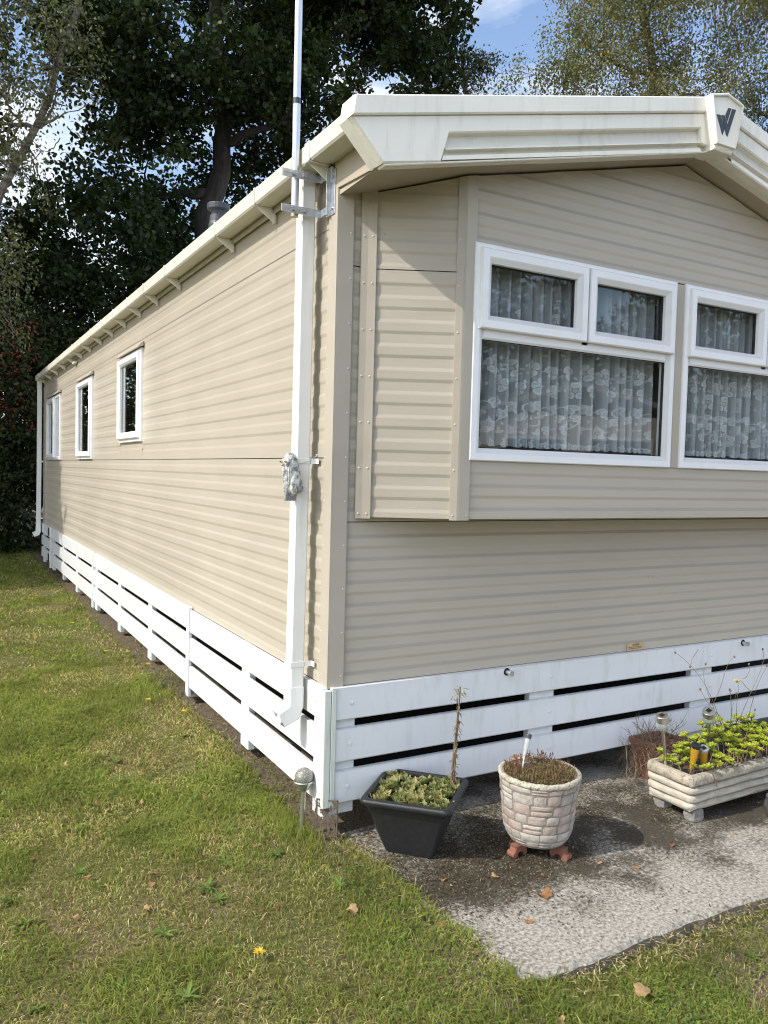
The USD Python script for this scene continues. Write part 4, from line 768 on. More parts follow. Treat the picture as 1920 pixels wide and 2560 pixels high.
# solar lights
def jar_light(label, top, bot):
    top, bot = np.array(top, float), np.array(bot, float); d = (top - bot); Ln = np.linalg.norm(d); d /= Ln; ax = np.cross([0, 0, 1], d); s = np.linalg.norm(ax); th = math.asin(min(s, 1)); k = ax / max(s, 1e-9)
    K = np.array([[0, -k[2], k[1]], [k[2], 0, -k[0]], [-k[1], k[0], 0]]); R = np.eye(3) + math.sin(th) * K + (1 - math.cos(th)) * K @ K
    t = thing('solar_light', label, 'solar light', bot); tf = lambda vf: (np.asarray(vf[0]) @ R.T, vf[1]); h = Ln
    part(t, 'stake', tf(tube([(0, 0, -.04), (0, 0, h - .085)], .0075, 12)), M['stainless'], smooth=40)
    part(t, 'collar', tf(lathe([(.0075, h - .098), (.011, h - .092), (.0145, h - .080), (.013, h - .078)], 16)), M['stainless'], smooth=40)
    part(t, 'jar', tf(lathe([(.012, h - .082), (.022, h - .076), (.031, h - .062), (.033, h - .048), (.030, h - .036), (.025, h - .031)], 22)), M['jarglass'], smooth=True)
    part(t, 'reflector', tf(lathe([(0, h - .075), (.014, h - .07), (.020, h - .040), (0, h - .036)], 12)), M['stainless'], smooth=True)
    c = part(t, 'cap', tf(lathe([(.024, h - .032), (.0295, h - .032), (.0300, h - .002), (.028, h), (0, h)], 24)), M['stainless'], smooth=30)
    part(c, 'solar_panel', tf(cbox((-.011, -.011, h + .0005), (.011, .011, h + .0015))), M['lightplastic']); return t
jar_light('upright stainless solar light with ribbed glass jar at the near end of the trough', (1.493, -.50, .481), (1.570, -.47, .215))
jar_light('leaning stainless solar light with ribbed glass jar farther along the trough', (1.795, -.52, .470), (1.915, -.44, .225))
def cone_light(label, top, bot, m, capm, r=.020, tilt=.35):
    t = thing('cone_light', label, 'solar light', (0, 0, 0)); top, bot = np.array(top, float), np.array(bot, float); d = top - bot; P = [bot, bot + d * .15, bot + d * .5, bot + d * .88]
    part(t, 'cone', tube(P, [r * .5, r * .6, r * .82, r * 1.0], 16), m, smooth=40)
    n = d / np.linalg.norm(d); n2 = n + np.array([-.2, -.5, 0]) * tilt; n2 /= np.linalg.norm(n2); q = bot + d * .9
    c = part(t, 'cap', tube([q - n * .004, q + n2 * .010, q + n2 * .014], [r * 1.02, r * 1.12, r * 1.05], 18), capm, smooth=40)
    part(c, 'solar_panel', tube([q + n2 * .0142, q + n2 * .0152], [r * .7, r * .7], 4), M['lightplastic']); return t
cone_light('amber solar cone light with a black top, nearer the rim of the trough', (1.628, -.59, .350), (1.622, -.575, .228), M['amber'], M['black_plastic'])
cone_light('amber solar cone light with a grey top leaning beside the black-topped one', (1.668, -.60, .330), (1.702, -.58, .222), M['amber'], M['steel'])
cl = cone_light('small clear plastic solar cone light stuck in the stone pot', (.736, -.452, .475), (.716, -.452, .392), M['clearplastic'], M['flue'], r=.0125, tilt=-.6); part(cl, 'spike', tube([(.706, -.452, .318), (.716, -.452, .395)], .0028, 8), M['upvc'])
bl = thing('globe_light', 'crackle glass globe solar light on a steel stake by the skirting corner', 'solar light', (-.075, .075, 0), scale=1.2)
mm = trimesh.creation.icosphere(4, .0335); part(bl, 'globe', (mm.vertices + [.004, 0, .205], mm.faces), M['crackle'], smooth=True)
part(bl, 'cup', lathe([(.010, .152), (.018, .158), (.030, .176), (.0355, .186), (.0375, .190), (.036, .194), (.030, .184)], 24, (.003, 0, 0)), M['stainless'], smooth=40); part(bl, 'stake', tube([(-.003, 0, -.03), (.003, 0, .155)], .0095, 14), M['stainless'], smooth=40)
for i, (x, y, z) in enumerate(((2.215, -.50, .235), (1.93, -.50, .245))): single('plant_marker', cat(rotated(cbox((-.018, -.0015, -.045), (.018, .0015, .03), .001), .2 - .3 * i, (x, y, z))), M['seal'], ['dark square plastic marker at the right among the sedum', 'dark square plastic marker behind the amber lights'][i], 'plant marker')

# dead shrub in a red pot behind the trough
ds = thing('dead_shrub', 'bare twiggy dead shrub in a red pot behind the trough', 'dead shrub', (1.86, -.145, 0)); rp = thing('red_pot', 'reddish square clay pot half hidden behind the trough', 'plant pot', (1.885, -.125, 0), scale=(1, .6, 1))
part(rp, 'body', rsq_loft([(.02, .0, .01), (.085, .0, .01), (.115, .18, .01), (.125, .18, .01), (.125, .205, .01), (.11, .206, .01), (.108, .17, .01), (.02, .17, .01)]), M['terracotta'], smooth=30)
gr = MB()
for i in range(5): gr.box((-.10 + .05 * i - .004, -.121, .03), (-.10 + .05 * i + .004, -.108, .17), .001)
part(rp, 'ribs', gr.out(), M['terracotta'])
tw = MB(); rt_ = np.random.default_rng(5)
def twig(p, d, l, r, lev):
    n = 5; P = [p]; 
    for i in range(n): d = d + rt_.normal(0, .16, 3) * [1, .6, .4]; d /= np.linalg.norm(d); P.append(P[-1] + d * l / n)
    tw.add(*tube(P, np.linspace(r, r * .55, n + 1), 5))
    if lev: 
        for i in range(int(rt_.integers(2, 4))): k = int(rt_.integers(2, n + 1)); nd = d + rt_.normal(0, .5, 3) * [1, .6, .5]; twig(np.array(P[k]), nd / np.linalg.norm(nd), l * .55, r * .6, lev - 1)
for i in range(20): a = rt_.uniform(0, 6.3); twig(np.array([rt_.uniform(-.10, .12), rt_.uniform(-.06, .06), .17]), np.array([rt_.normal(-.1, .55), rt_.normal(-.1, .3), 1.]), rt_.uniform(.07, .13), .0024, 2)
part(ds, 'twigs', tw.out(), M['deadwood'], kind='stuff')
hy = MB()
for i in range(460):
    x, y = rt_.uniform(-.15, .15), rt_.uniform(-.15, .06); z = rt_.uniform(.15, .24); a = rt_.uniform(0, 6.3); l = rt_.uniform(.03, .08); dz = rt_.normal(-.15, .5)
    if rt_.random() < .3: x = rt_.uniform(-.22, -.12); z = rt_.uniform(.05, .23); dz = -1.2
    hy.add(*tube([(x, y, z), (x + math.cos(a) * l * .5, y + math.sin(a) * l * .5, z + dz * l * .4), (x + math.cos(a) * l * .9, y + math.sin(a) * l, z + dz * l)], .0007, 3, False))
part(ds, 'dry_straw', hy.out(), M['deadwood'], kind='stuff')

# dark ornament cut by the right edge
og = thing('dark_ornament', 'dark glazed bowl-shaped ornament cut off by the right edge beside the trough', 'ornament', (1.975, -.815, 0))
part(og, 'bowl', lathe([(0, .0), (.05, .0), (.075, .02), (.088, .055), (.084, .085), (.074, .105), (.080, .112), (.078, .116), (.068, .110), (.06, .06), (0, .03)], 32), simple('dark_glaze', (.05, .05, .047), .3, .4, 30), smooth=40)
part(og, 'ring', tube([(-.086 + .0, .016 * math.cos(a) - .03, .035 + .016 * math.sin(a)) for a in np.linspace(0, 6.283, 14)], .003, 6), M['seal'])

# rusty panel by the corner
rpn = thing('rusty_panel', 'rusty iron garden panel with cut-out animals leaning at the skirting corner', 'garden panel', (.030, -.062, 0), rot=(0, 0, 137))
wv_, hv_ = .098, .172; fb = MB()
for lo, hi in (((0, -.003, -.01), (.006, .003, hv_)), ((wv_ - .006, -.003, -.01), (wv_, .003, hv_)), ((0, -.003, hv_ - .006), (wv_, .003, hv_)), ((0, -.003, .012), (wv_, .003, .018))): fb.box(lo, hi, .0008)
part(rpn, 'frame', fb.out(), M['rust'])
for k, (ox, sc) in enumerate(((.008, 1.0), (.060, .95))):
    poly = np.array([(.004, 0), (.010, 0), (.012, .030), (.026, .034), (.030, 0), (.036, 0), (.038, .040), (.042, .060), (.046, .078), (.052, .082), (.050, .090), (.044, .092), (.047, .108), (.042, .122), (.040, .108), (.036, .121), (.034, .106), (.036, .094), (.030, .080), (.022, .062), (.006, .056), (.0, .036)]) * [sc, sc]
    part(rpn, 'animal_cutout', slab(poly + [ox, .017], -.0012, .0012, 0, lambda u, v, d: (u, d, v)), M['rust'])
lk = MB(); rl = np.random.default_rng(9)
for i in range(26): x, z = rl.uniform(.01, wv_ - .01), rl.uniform(.06, hv_ - .01); lk.add(*rotated(cbox((-.009, -.001, -.004), (.009, .001, .004), .0008), rl.uniform(-1.5, 1.5), (x, rl.uniform(-.002, .002), z), 'y'))
part(rpn, 'leaf_cutouts', lk.out(), M['rust'])

# ------------------------------------------------------------------ grass, weeds and litter
rg = np.random.default_rng(101)
def in_view(x, y, m=260):
    d = np.stack([x, y, np.zeros_like(x)], -1) - CAM; z = d @ fw; px = 960 + FPX * (d @ rt) / np.maximum(z, .1); py = 1280 - FPX * (d @ up) / np.maximum(z, .1)
    return (z > .3) & (px > -m * 2.2) & (px < 1920 + m) & (py < 2560 + m * 1.6)
def lawn_ok(x, y):
    on_patio = (x > patio_left(y) + .015) & (y > -1.185 + .02 * (meshkit.noise(np.stack([x * 7, x * 0, x * 0], -1), 6) - .5))
    strip = (x > -.03 - .07 * meshkit.noise(np.stack([y * 1.6, x * 0, x * 0], -1), 12) * sst(.3, 1.2, y)) & (y > .35) & (x < 5)
    return ~on_patio & (~strip | (rg.random(len(x)) < .10)) & ~((x > -.02) & (y > -.02) & (y < .35))
def scatter(n, x0, x1, y0, y1):
    x = rg.uniform(x0, x1, n); y = rg.uniform(y0, y1, n); k = in_view(x, y) & lawn_ok(x, y); return x[k], y[k]
def dryness(x, y): 
    a = meshkit.fbm(np.stack([x * 2.1 + 5, y * 1.6, x * 0], -1), 4, 31); b = np.clip((-x - .1) * .26 + (-y) * .13, -.14, .30) - .16 * sst(.55, .0, np.abs(x - .0)) * sst(2.0, .3, y)
    return np.clip((a - .47) * 4.6 + .46 + b, 0, 1)
def blades(x, y, hgt, wid, lean, cols, spread=1.0, segs=2):
    n = len(x); z = gz(x, y); a = rg.uniform(0, 2 * np.pi, n); l = np.abs(rg.normal(lean, lean * .4, n)); fa = rg.uniform(0, 2 * np.pi, n)
    dx, dy = np.cos(a), np.sin(a); wx, wy = np.cos(fa) * wid / 2, np.sin(fa) * wid / 2
    B = np.stack([x, y, z - .004], 1); Mi = B + np.stack([dx * hgt * l * .35, dy * hgt * l * .35, hgt * .62], 1); Ti = B + np.stack([dx * hgt * l, dy * hgt * l, hgt * np.clip(1.05 - l * .42, .25, 1)], 1); Wv = np.stack([wx, wy, wx * 0], 1)
    V = np.stack([B - Wv, B + Wv, Mi - Wv * .8, Mi + Wv * .8, Ti], 1).reshape(-1, 3); o = np.arange(n)[:, None] * 5
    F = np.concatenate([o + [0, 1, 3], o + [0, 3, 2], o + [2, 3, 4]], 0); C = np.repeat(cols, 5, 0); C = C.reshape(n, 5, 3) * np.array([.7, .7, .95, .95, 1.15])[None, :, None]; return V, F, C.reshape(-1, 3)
GX = [scatter(150000, -2.3, .75, -2.0, .6), scatter(120000, -2.4, .1, .4, 3.6), scatter(90000, -3.2, .1, 3.4, 13.6), scatter(26000, .1, 1.7, -2.1, -1.17)]
gv, gf, gcol, k0 = [], [], [], 0
GREEN = np.array([(.205, .255, .046), (.145, .19, .036), (.27, .30, .072), (.30, .285, .085)]); DRY = np.array([(.54, .44, .20), (.42, .33, .14), (.66, .57, .31), (.25, .18, .08)])
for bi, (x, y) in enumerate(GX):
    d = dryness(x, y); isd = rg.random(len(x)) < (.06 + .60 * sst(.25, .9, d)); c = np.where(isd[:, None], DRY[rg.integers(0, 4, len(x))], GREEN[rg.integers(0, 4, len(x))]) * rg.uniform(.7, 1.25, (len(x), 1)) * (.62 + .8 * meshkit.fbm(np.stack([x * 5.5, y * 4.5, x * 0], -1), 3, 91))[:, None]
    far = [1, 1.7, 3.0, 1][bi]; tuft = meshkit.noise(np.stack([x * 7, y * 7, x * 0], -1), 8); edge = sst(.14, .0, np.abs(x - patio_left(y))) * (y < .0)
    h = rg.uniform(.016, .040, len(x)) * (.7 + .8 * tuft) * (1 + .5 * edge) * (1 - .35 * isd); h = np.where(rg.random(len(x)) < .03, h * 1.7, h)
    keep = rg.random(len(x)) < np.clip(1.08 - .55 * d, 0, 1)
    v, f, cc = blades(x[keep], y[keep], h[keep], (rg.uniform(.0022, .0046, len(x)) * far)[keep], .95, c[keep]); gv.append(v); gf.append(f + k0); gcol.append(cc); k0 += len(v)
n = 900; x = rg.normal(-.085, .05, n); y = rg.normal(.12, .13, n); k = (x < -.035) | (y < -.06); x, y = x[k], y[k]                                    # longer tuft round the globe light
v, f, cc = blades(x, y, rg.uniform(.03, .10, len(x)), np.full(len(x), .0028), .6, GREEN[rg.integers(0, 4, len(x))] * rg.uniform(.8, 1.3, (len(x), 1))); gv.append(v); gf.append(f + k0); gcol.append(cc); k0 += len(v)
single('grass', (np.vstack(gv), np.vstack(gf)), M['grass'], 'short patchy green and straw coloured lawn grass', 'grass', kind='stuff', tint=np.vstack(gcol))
# clover and other small broad leaves in the turf
x1, y1 = scatter(30000, -2.2, .8, -1.9, 1.2); x2, y2 = scatter(16000, -2.2, .1, 1.0, 5.0); x3, y3 = scatter(5000, .1, 1.6, -1.8, -1.18); x = np.concatenate([x1, x2, x3]); y = np.concatenate([y1, y2, y3])
cl_ = meshkit.fbm(np.stack([x * 3.2, y * 3.2, x * 0 + 7], -1), 3, 77) - .25 * dryness(x, y) + .10 * sst(.6, .05, np.abs(x - .02)) * (y < .5); k = cl_ > .46; x, y = x[k], y[k]; n = len(x)
a = rg.uniform(0, 6.283, n); L_ = rg.uniform(.006, .016, n) * np.where(y > 1, 1.4, 1); w = L_ * rg.uniform(.35, .75, n); til = rg.uniform(-.1, .7, n); z = gz(x, y) + rg.uniform(.006, .026, n)
ca_, sa_ = np.cos(a), np.sin(a); D = np.stack([ca_ * np.cos(til), sa_ * np.cos(til), np.sin(til)], 1) * L_[:, None]; S = np.stack([-sa_, ca_, 0 * a], 1) * w[:, None] / 2; B = np.stack([x, y, z], 1)
V = np.stack([B, B + D * .45 - S + [0, 0, .0015], B + D * .45 + S + [0, 0, .0015], B + D], 1).reshape(-1, 3); o = np.arange(n)[:, None] * 4; F = np.concatenate([o + [0, 1, 3], o + [0, 3, 2]], 0)
cc = np.repeat(np.array([(.16, .24, .045), (.21, .285, .065), (.115, .18, .038)])[rg.integers(0, 3, n)] * rg.uniform(.75, 1.25, (n, 1)), 4, 0)
single('clover', (V, F), M['grass'], 'small broad leaved clover and creeping weeds spread through the lawn', 'ground cover', kind='stuff', tint=cc)
# plantain rosettes in the lawn
wk = []
for i in range(3):
    p = proto(f'plantain_kind_{i}'); rw = np.random.default_rng(300 + i)
    for k in range(11):
        v, f = leafmesh(rw.uniform(.035, .08), rw.uniform(.013, .024), rw.uniform(-.35, .05), n=6); v = rotated(rotated((v, f), -rw.uniform(.08, .55), axis='y'), k * 2.4 + rw.normal(0, .3))[0]; f = np.vstack([f[:, [0, 1, 2]], f[:, [0, 2, 3]]])
        part(p, 'leaf', (v, f), M['grass'], tint=np.repeat((np.array((.14, .20, .045)) * rw.uniform(.6, 1.35))[None], len(v), 0))
    wk.append(p)
PLT = [(-1.243, .041), (-1.207, -.149), (-.989, .141), (-.939, -.001), (-.573, -.184), (-.565, -.283), (-.143, .068), (-.826, .424), (-.923, .536), (-.182, .358), (-.456, -.016), (-.813, -.774), (-.983, -.635), (-.794, -.411), (-.12, -.393), (-.079, -.239), (-1.212, -.63), (.541, -1.359), (.393, -1.35), (.163, -1.315), (.987, -1.365), (-.45, .55), (-.30, .9), (-.62, 1.3), (-.25, -.05), (-.02, -.30), (-.35, .25), (-.5, 1.9), (-.9, 1.6), (-.2, 1.5), (.02, -.62), (-.1, -.8)]
for i, (x, y) in enumerate(PLT):
    copy_of(wk[i % 3], 'plantain', 'flat green plantain rosette growing in the lawn', 'weed', (x, y, float(gz(x, y)) + .008), rg.uniform(0, 360), group='plantain rosettes scattered over the lawn', scale=rg.uniform(.40, .80) * (1.35 if i in (0, 1, 4) else 1), rot=(rg.uniform(-14, 14), rg.uniform(-14, 14), rg.uniform(0, 360)))
# yellow flower heads
yp = proto('yellow_flower_kind'); part(yp, 'petals', (fv * .95 + [0, 0, .03], ff), M['yellow']); part(yp, 'stem', tube([(0, 0, -.01), (0, 0, .031)], .0012, 5), M['greenstem'])
copy_of(yp, 'yellow_flower', 'lone yellow dandelion-like flower low on the open lawn near the bottom edge', 'wildflower', (-.559, -.694, float(gz(-.559, -.694)) + .005), 40)
for x, y in ((-.05, 3.085), (-.10, 3.576), (-.236, 2.262), (-.12, 1.815), (-.231, 3.803), (-.3, 5.2), (-.5, 6.9)):
    copy_of(yp, 'yellow_flower', 'small yellow flower in the lawn beside the long skirting', 'wildflower', (x, y, float(gz(x, y)) + .01), rg.uniform(0, 360), group='yellow flowers along the long skirting')
# fallen leaves
fk = []
for i in range(3):
    n = 7; th = np.linspace(0, 2 * np.pi, 22, endpoint=False); rr2 = .022 * (1 + .28 * np.sin(th * [5, 7, 4][i]) * np.abs(np.sin(th))) * np.where(i == 2, .8, 1); V = np.stack([rr2 * np.cos(th) * 1.25, rr2 * np.sin(th) * .8, .008 * np.cos(2 * th + i) + .003 * np.sin(3 * th)], 1); V = np.vstack([V, [[0, 0, -.002]]])
    p = proto(f'fallen_leaf_kind_{i}'); col = [(.30, .155, .065), (.36, .24, .12), (.20, .105, .055)][i]; F = np.array([[22, k, (k + 1) % 22] for k in range(22)])
    part(p, 'blade', (V, F), M['dryleaf'], tint=np.repeat(np.array(col)[None], 23, 0) * np.random.default_rng(i).uniform(.8, 1.2, (23, 1))); fk.append(p)
copy_of(fk[0], 'fallen_leaf', 'curled orange-brown fallen leaf lying alone on the pale front of the patio', 'leaf', (.526, -.822, .012), 20, scale=1.25)
copy_of(fk[1], 'fallen_leaf', 'torn tan fallen leaf in the grass in front of the patio edge', 'leaf', (.486, -1.348, float(gz(.486, -1.348)) + .03), 100, scale=1.3)
copy_of(fk[1], 'fallen_leaf', 'light tan fallen leaf in the grass just left of the patio corner strip', 'leaf', (-.17, -.592, float(gz(-.17, -.592)) + .028), 60, scale=1.1)
LF = [(-.811, .77), (-.629, .697), (-.739, -.012), (-.758, -.08), (-.708, -.981), (-.888, .401), (-.968, .075), (-.704, .448), (-.684, 2.658), (-.127, 1.21), (-.88, 1.362), (-.387, -.426), (-.451, -.439), (-.816, -.241), (-.429, .176), (-.418, -1.13), (.107, -1.378), (-1.129, .324), (-.35, .62), (-.55, 1.05), (-.95, 2.2), (-.3, .05), (-1.05, -.2)]
for i, (x, y) in enumerate(LF): copy_of(fk[i % 3], 'fallen_leaf', 'small dry brown fallen leaf lying in the lawn', 'leaf', (x, y, float(gz(x, y)) + .018), group='small brown leaves fallen on the lawn', scale=rg.uniform(.45, .85), rot=(rg.uniform(-25, 25), rg.uniform(-25, 25), rg.uniform(0, 360)))
for i, (x, y) in enumerate(((1.01, -.819), (1.654, -.802), (.54, -.394), (.071, -.813), (.45, -.62), (.62, -.70), (.25, -.55), (.9, -.72), (1.3, -.75), (.36, -.93), (1.1, -.62), (.17, -.10))): copy_of(fk[i % 3], 'fallen_leaf', 'small dry leaf fragment lying on the patio', 'leaf', (x, y, .007), group='small dry leaves lying on the patio', scale=rg.uniform(.35, .65), rot=(rg.uniform(-12, 12), rg.uniform(-12, 12), rg.uniform(0, 360)))
# dark moss crumbs and litter on the patio, dry thatch along its edges
n = 42000; x = rg.uniform(.09, 2.5, n); y = -.05 - np.abs(rg.normal(.42, .24, n)); dn = meshkit.fbm(np.stack([x * 3.3, y * 3.3, x * 0], -1), 4, 55); k = (x > patio_left(y) + .01) & (y > -1.18) & (rg.random(n) < np.clip((dn - .42) * 5, 0, 1)); x, y = x[k], y[k]; n = len(x)
a = rg.uniform(0, 6.28, n); L_ = rg.uniform(.003, .012, n); w = L_ * rg.uniform(.15, .6, n); B = np.stack([x, y, rg.uniform(.001, .006, n)], 1); D = np.stack([np.cos(a), np.sin(a), rg.normal(0, .35, n)], 1) * L_[:, None]; S = np.stack([-np.sin(a), np.cos(a), rg.normal(0, .2, n)], 1) * w[:, None] / 2
V = np.stack([B - D / 2 - S, B + D / 2, B - D / 2 + S + [0, 0, .003]], 1).reshape(-1, 3); F = np.arange(n * 3).reshape(-1, 3); cc = np.repeat(np.array([(.055, .042, .025), (.09, .07, .04), (.16, .125, .075), (.30, .24, .15), (.04, .04, .02)])[rg.choice(5, n, p=[.34, .28, .2, .08, .10])] * rg.uniform(.7, 1.3, (n, 1)), 3, 0)
single('moss_litter', (V, F), M['dryleaf'], 'dark moss crumbs and dead plant litter spread over the patio', 'litter', kind='stuff', tint=cc)
n = 2200; t = rg.uniform(0, 1, n); side = rg.random(n) < .5; x = np.where(side, patio_left(-1.19 + 1.1 * t) - np.abs(rg.normal(0, .05, n)) + .012, .13 + 1.5 * t); y = np.where(side, -1.19 + 1.1 * t, -1.19 - np.abs(rg.normal(0, .07, n)) + .004)
a = rg.uniform(0, 6.28, n); L_ = rg.uniform(.01, .04, n); B = np.stack([x, y, np.maximum(gz(x, y), -.03) + rg.uniform(.002, .02, n)], 1); D = np.stack([np.cos(a), np.sin(a), rg.normal(0, .3, n)], 1) * L_[:, None]; S = np.stack([-np.sin(a), np.cos(a), 0 * a], 1) * .0016
V = np.stack([B - D / 2 - S, B + D / 2, B - D / 2 + S], 1).reshape(-1, 3); cc = np.repeat(DRY[rg.integers(0, 4, n)] * rg.uniform(.5, 1.1, (n, 1)), 3, 0)
single('dry_thatch', (V, np.arange(n * 3).reshape(-1, 3)), M['dryleaf'], 'dry straw coloured thatch along the edges of the patio', 'thatch', kind='stuff', tint=cc)
n = 2600; y = rg.uniform(.2, 10, n); x = rg.uniform(-.26, .0, n); a = rg.uniform(0, 6.28, n); L_ = rg.uniform(.01, .05, n); B = np.stack([x, y, gz(x, y) + rg.uniform(.002, .012, n)], 1); D = np.stack([np.cos(a), np.sin(a), rg.normal(0, .25, n)], 1) * L_[:, None]; S = np.stack([-np.sin(a), np.cos(a), 0 * a], 1) * .003
single('bed_litter', (np.stack([B - D / 2 - S, B + D / 2, B - D / 2 + S], 1).reshape(-1, 3), np.arange(n * 3).reshape(-1, 3)), M['dryleaf'], 'dead stems and crumbs on the bare soil under the long skirting', 'litter', kind='stuff', tint=np.repeat(DRY[rg.integers(0, 4, n)] * rg.uniform(.3, .9, (n, 1)), 3, 0))

# ------------------------------------------------------------------ net curtains behind the bay windows
def lace(x0, label):
    wX = 1.175; t = thing('net_curtain', label, 'net curtain'); zt, zb = 2.55, 1.712
    r = np.random.default_rng(int(x0 * 100)); nx_ = 560; xs_ = np.linspace(0, wX, nx_); ph = np.cumsum(.35 + 1.3 * meshkit.noise(np.stack([xs_ * 11, xs_ * 0, xs_ * 0 + x0], -1), 3)) / nx_ * 2 * np.pi * 15.5; amp = .006 + .030 * meshkit.noise(np.stack([xs_ * 7, xs_ * 0 + 3, xs_ * 0 + x0], -1), 5)
    yo = amp * np.sin(ph) + .006 * np.sin(ph * 2.3 + 1); 
    def surf(u, z, off=0.):                            # u: 0..1 along the gathered cloth
        px = np.interp(u, np.linspace(0, 1, nx_), xs_ + .010 * np.cos(ph)); py = np.interp(u, np.linspace(0, 1, nx_), yo); k = .75 + .25 * (zt - z) / (zt - zb)
        return np.stack([x0 + .045 + px + .006 * np.sin(z * 5 + u * 30) * (zt - z), BY + .095 + py * k - off, z], -1)
    U = np.linspace(0, 1, nx_); nz_ = 10; low = zb + .010 * np.abs(np.sin(U * np.pi * 26)); V = []
    for j in range(nz_): s = j / (nz_ - 1); V.append(surf(U, zt + (low - zt) * s))
    ii = np.arange(nx_ * nz_).reshape(nz_, nx_); part(t, 'net', (np.vstack(V), np.stack([ii[:-1, :-1], ii[1:, :-1], ii[1:, 1:], ii[:-1, 1:]], -1).reshape(-1, 4)), M['net'], smooth=True)
    mbk = MB(); mfl = MB(); CW = 1.50                              # metres of cloth gathered into the window width
    def blob(cu, cz, pts, off=.0015):
        P = np.asarray(pts, float); c = P.mean(0); P = np.vstack([c, P]); u = (cu + P[:, 0]) / CW; keep = (u.min() > .004) & (u.max() < .996)
        if not keep: return
        n_ = len(P) - 1; fan = np.array([[0, 1 + k, 1 + (k + 1) % n_] for k in range(n_)])
        if n_ <= 4: mbk.add(surf(u, cz + P[:, 1], off), fan); return
        mfl.add(surf(u, cz + P[:, 1], off - .0006), fan); w_ = .62 if n_ > 9 and np.ptp(P[:, 0]) > .03 else .70; Q = c + (P[1:] - c) * w_; ring = np.vstack([P[1:], Q]); mbk.add(surf((cu + ring[:, 0]) / CW, cz + ring[:, 1], off), np.array([[k, (k + 1) % n_, n_ + (k + 1) % n_, n_ + k] for k in range(n_)]))
    def petal(a, r0_, r1_, w_): 
        th = np.linspace(0, 2 * np.pi, 10, endpoint=False); q = np.stack([(r0_ + r1_) / 2 + (r1_ - r0_) / 2 * np.cos(th), w_ * np.sin(th) * (1 + .35 * np.cos(th))], 1); c, s = math.cos(a), math.sin(a); return np.stack([q[:, 0] * c - q[:, 1] * s, q[:, 0] * s + q[:, 1] * c], 1)
    def arc(c, r_a, a0, a1, wd, n=8):
        a = np.linspace(a0, a1, n)
        for k in range(n - 1):
            q = [(c[0] + rr_ * math.cos(aa), c[1] + rr_ * math.sin(aa)) for rr_, aa in ((r_a - wd, a[k]), (r_a + wd, a[k]), (r_a + wd, a[k + 1]), (r_a - wd, a[k + 1]))]; yield np.array(q)
    def big_flower(cu, cz, s=1.):
        for k in range(5): blob(cu, cz, petal(k * 1.2566 + .3, .012 * s, .046 * s, .0185 * s))
        for k in range(5): blob(cu, cz, petal(k * 1.2566 + .9, .001, .010 * s, .003 * s), .003)
    def lily(cu, cz, s=1.):
        for k in range(5): blob(cu, cz, petal(-.35 - k * .61, .004, .052 * s, .0125 * s))
    def sprig(cu, cz, a, n=4):
        for k in range(n): blob(cu + .016 * k * math.cos(a), cz + .016 * k * math.sin(a), petal(a + (.9 if k % 2 else -.9), .002, .017, .004))
    k = 0; cu = .04
    while cu < CW:
        j = r.uniform(-.012, .012); top = 2.085 + j
        big_flower(cu, top, .95); big_flower(cu + .052, top - .085, .9); lily(cu + .02, top - .155, 1.); sprig(cu + .05, top - .05, 1.1); sprig(cu - .035, top - .10, 2.4); sprig(cu + .015, top - .225, -.5, 5); sprig(cu - .03, top + .055, 1.8, 3); big_flower(cu - .02, top - .275, .62); lily(cu + .075, top - .20, .8); sprig(cu + .09, top - .02, 1.7, 3)
        for q in arc((cu + .02, top - .225), .046, -2.9, .6, .0028): blob(0 + cu * 0 + q.mean(0)[0], q.mean(0)[1], q - q.mean(0))
        for q in arc((cu - .04, top - .19), .022, .3, 4.6, .0028): blob(q.mean(0)[0], q.mean(0)[1], q - q.mean(0))
        if k % 2 == 0: big_flower(cu + .03, 2.335 + j, .52); lily(cu + .03, 2.30 + j, .62); sprig(cu + .02, 2.375, 1.4, 3)
        cu += .145; k += 1
    cu = .02
    while cu < CW:                                     # scalloped border
        for q in arc((cu, 1.765), .034, -2.7, -.4, .003): blob(q.mean(0)[0], q.mean(0)[1], q - q.mean(0))
        for kk in range(4): blob(cu - .027 + .018 * kk, 1.738, petal(-math.pi / 2, -.002, .026, .0078))
        blob(cu + .045, 1.775, petal(math.pi / 2, 0, .03, .006)); blob(cu + .045, 1.775, petal(2.5, 0, .022, .005)); blob(cu + .045, 1.775, petal(.64, 0, .022, .005))
        cu += .09
    part(t, 'lace_motifs', mbk.out(), M['lace'], kind='stuff'); part(t, 'lace_fill', mfl.out(), M['lacefill'], kind='stuff')
lace(WX0, 'white floral net curtain hanging in the window left of the gable pier'); lace(2 * RX - WX1, 'white floral net curtain hanging in the window cut by the right edge')

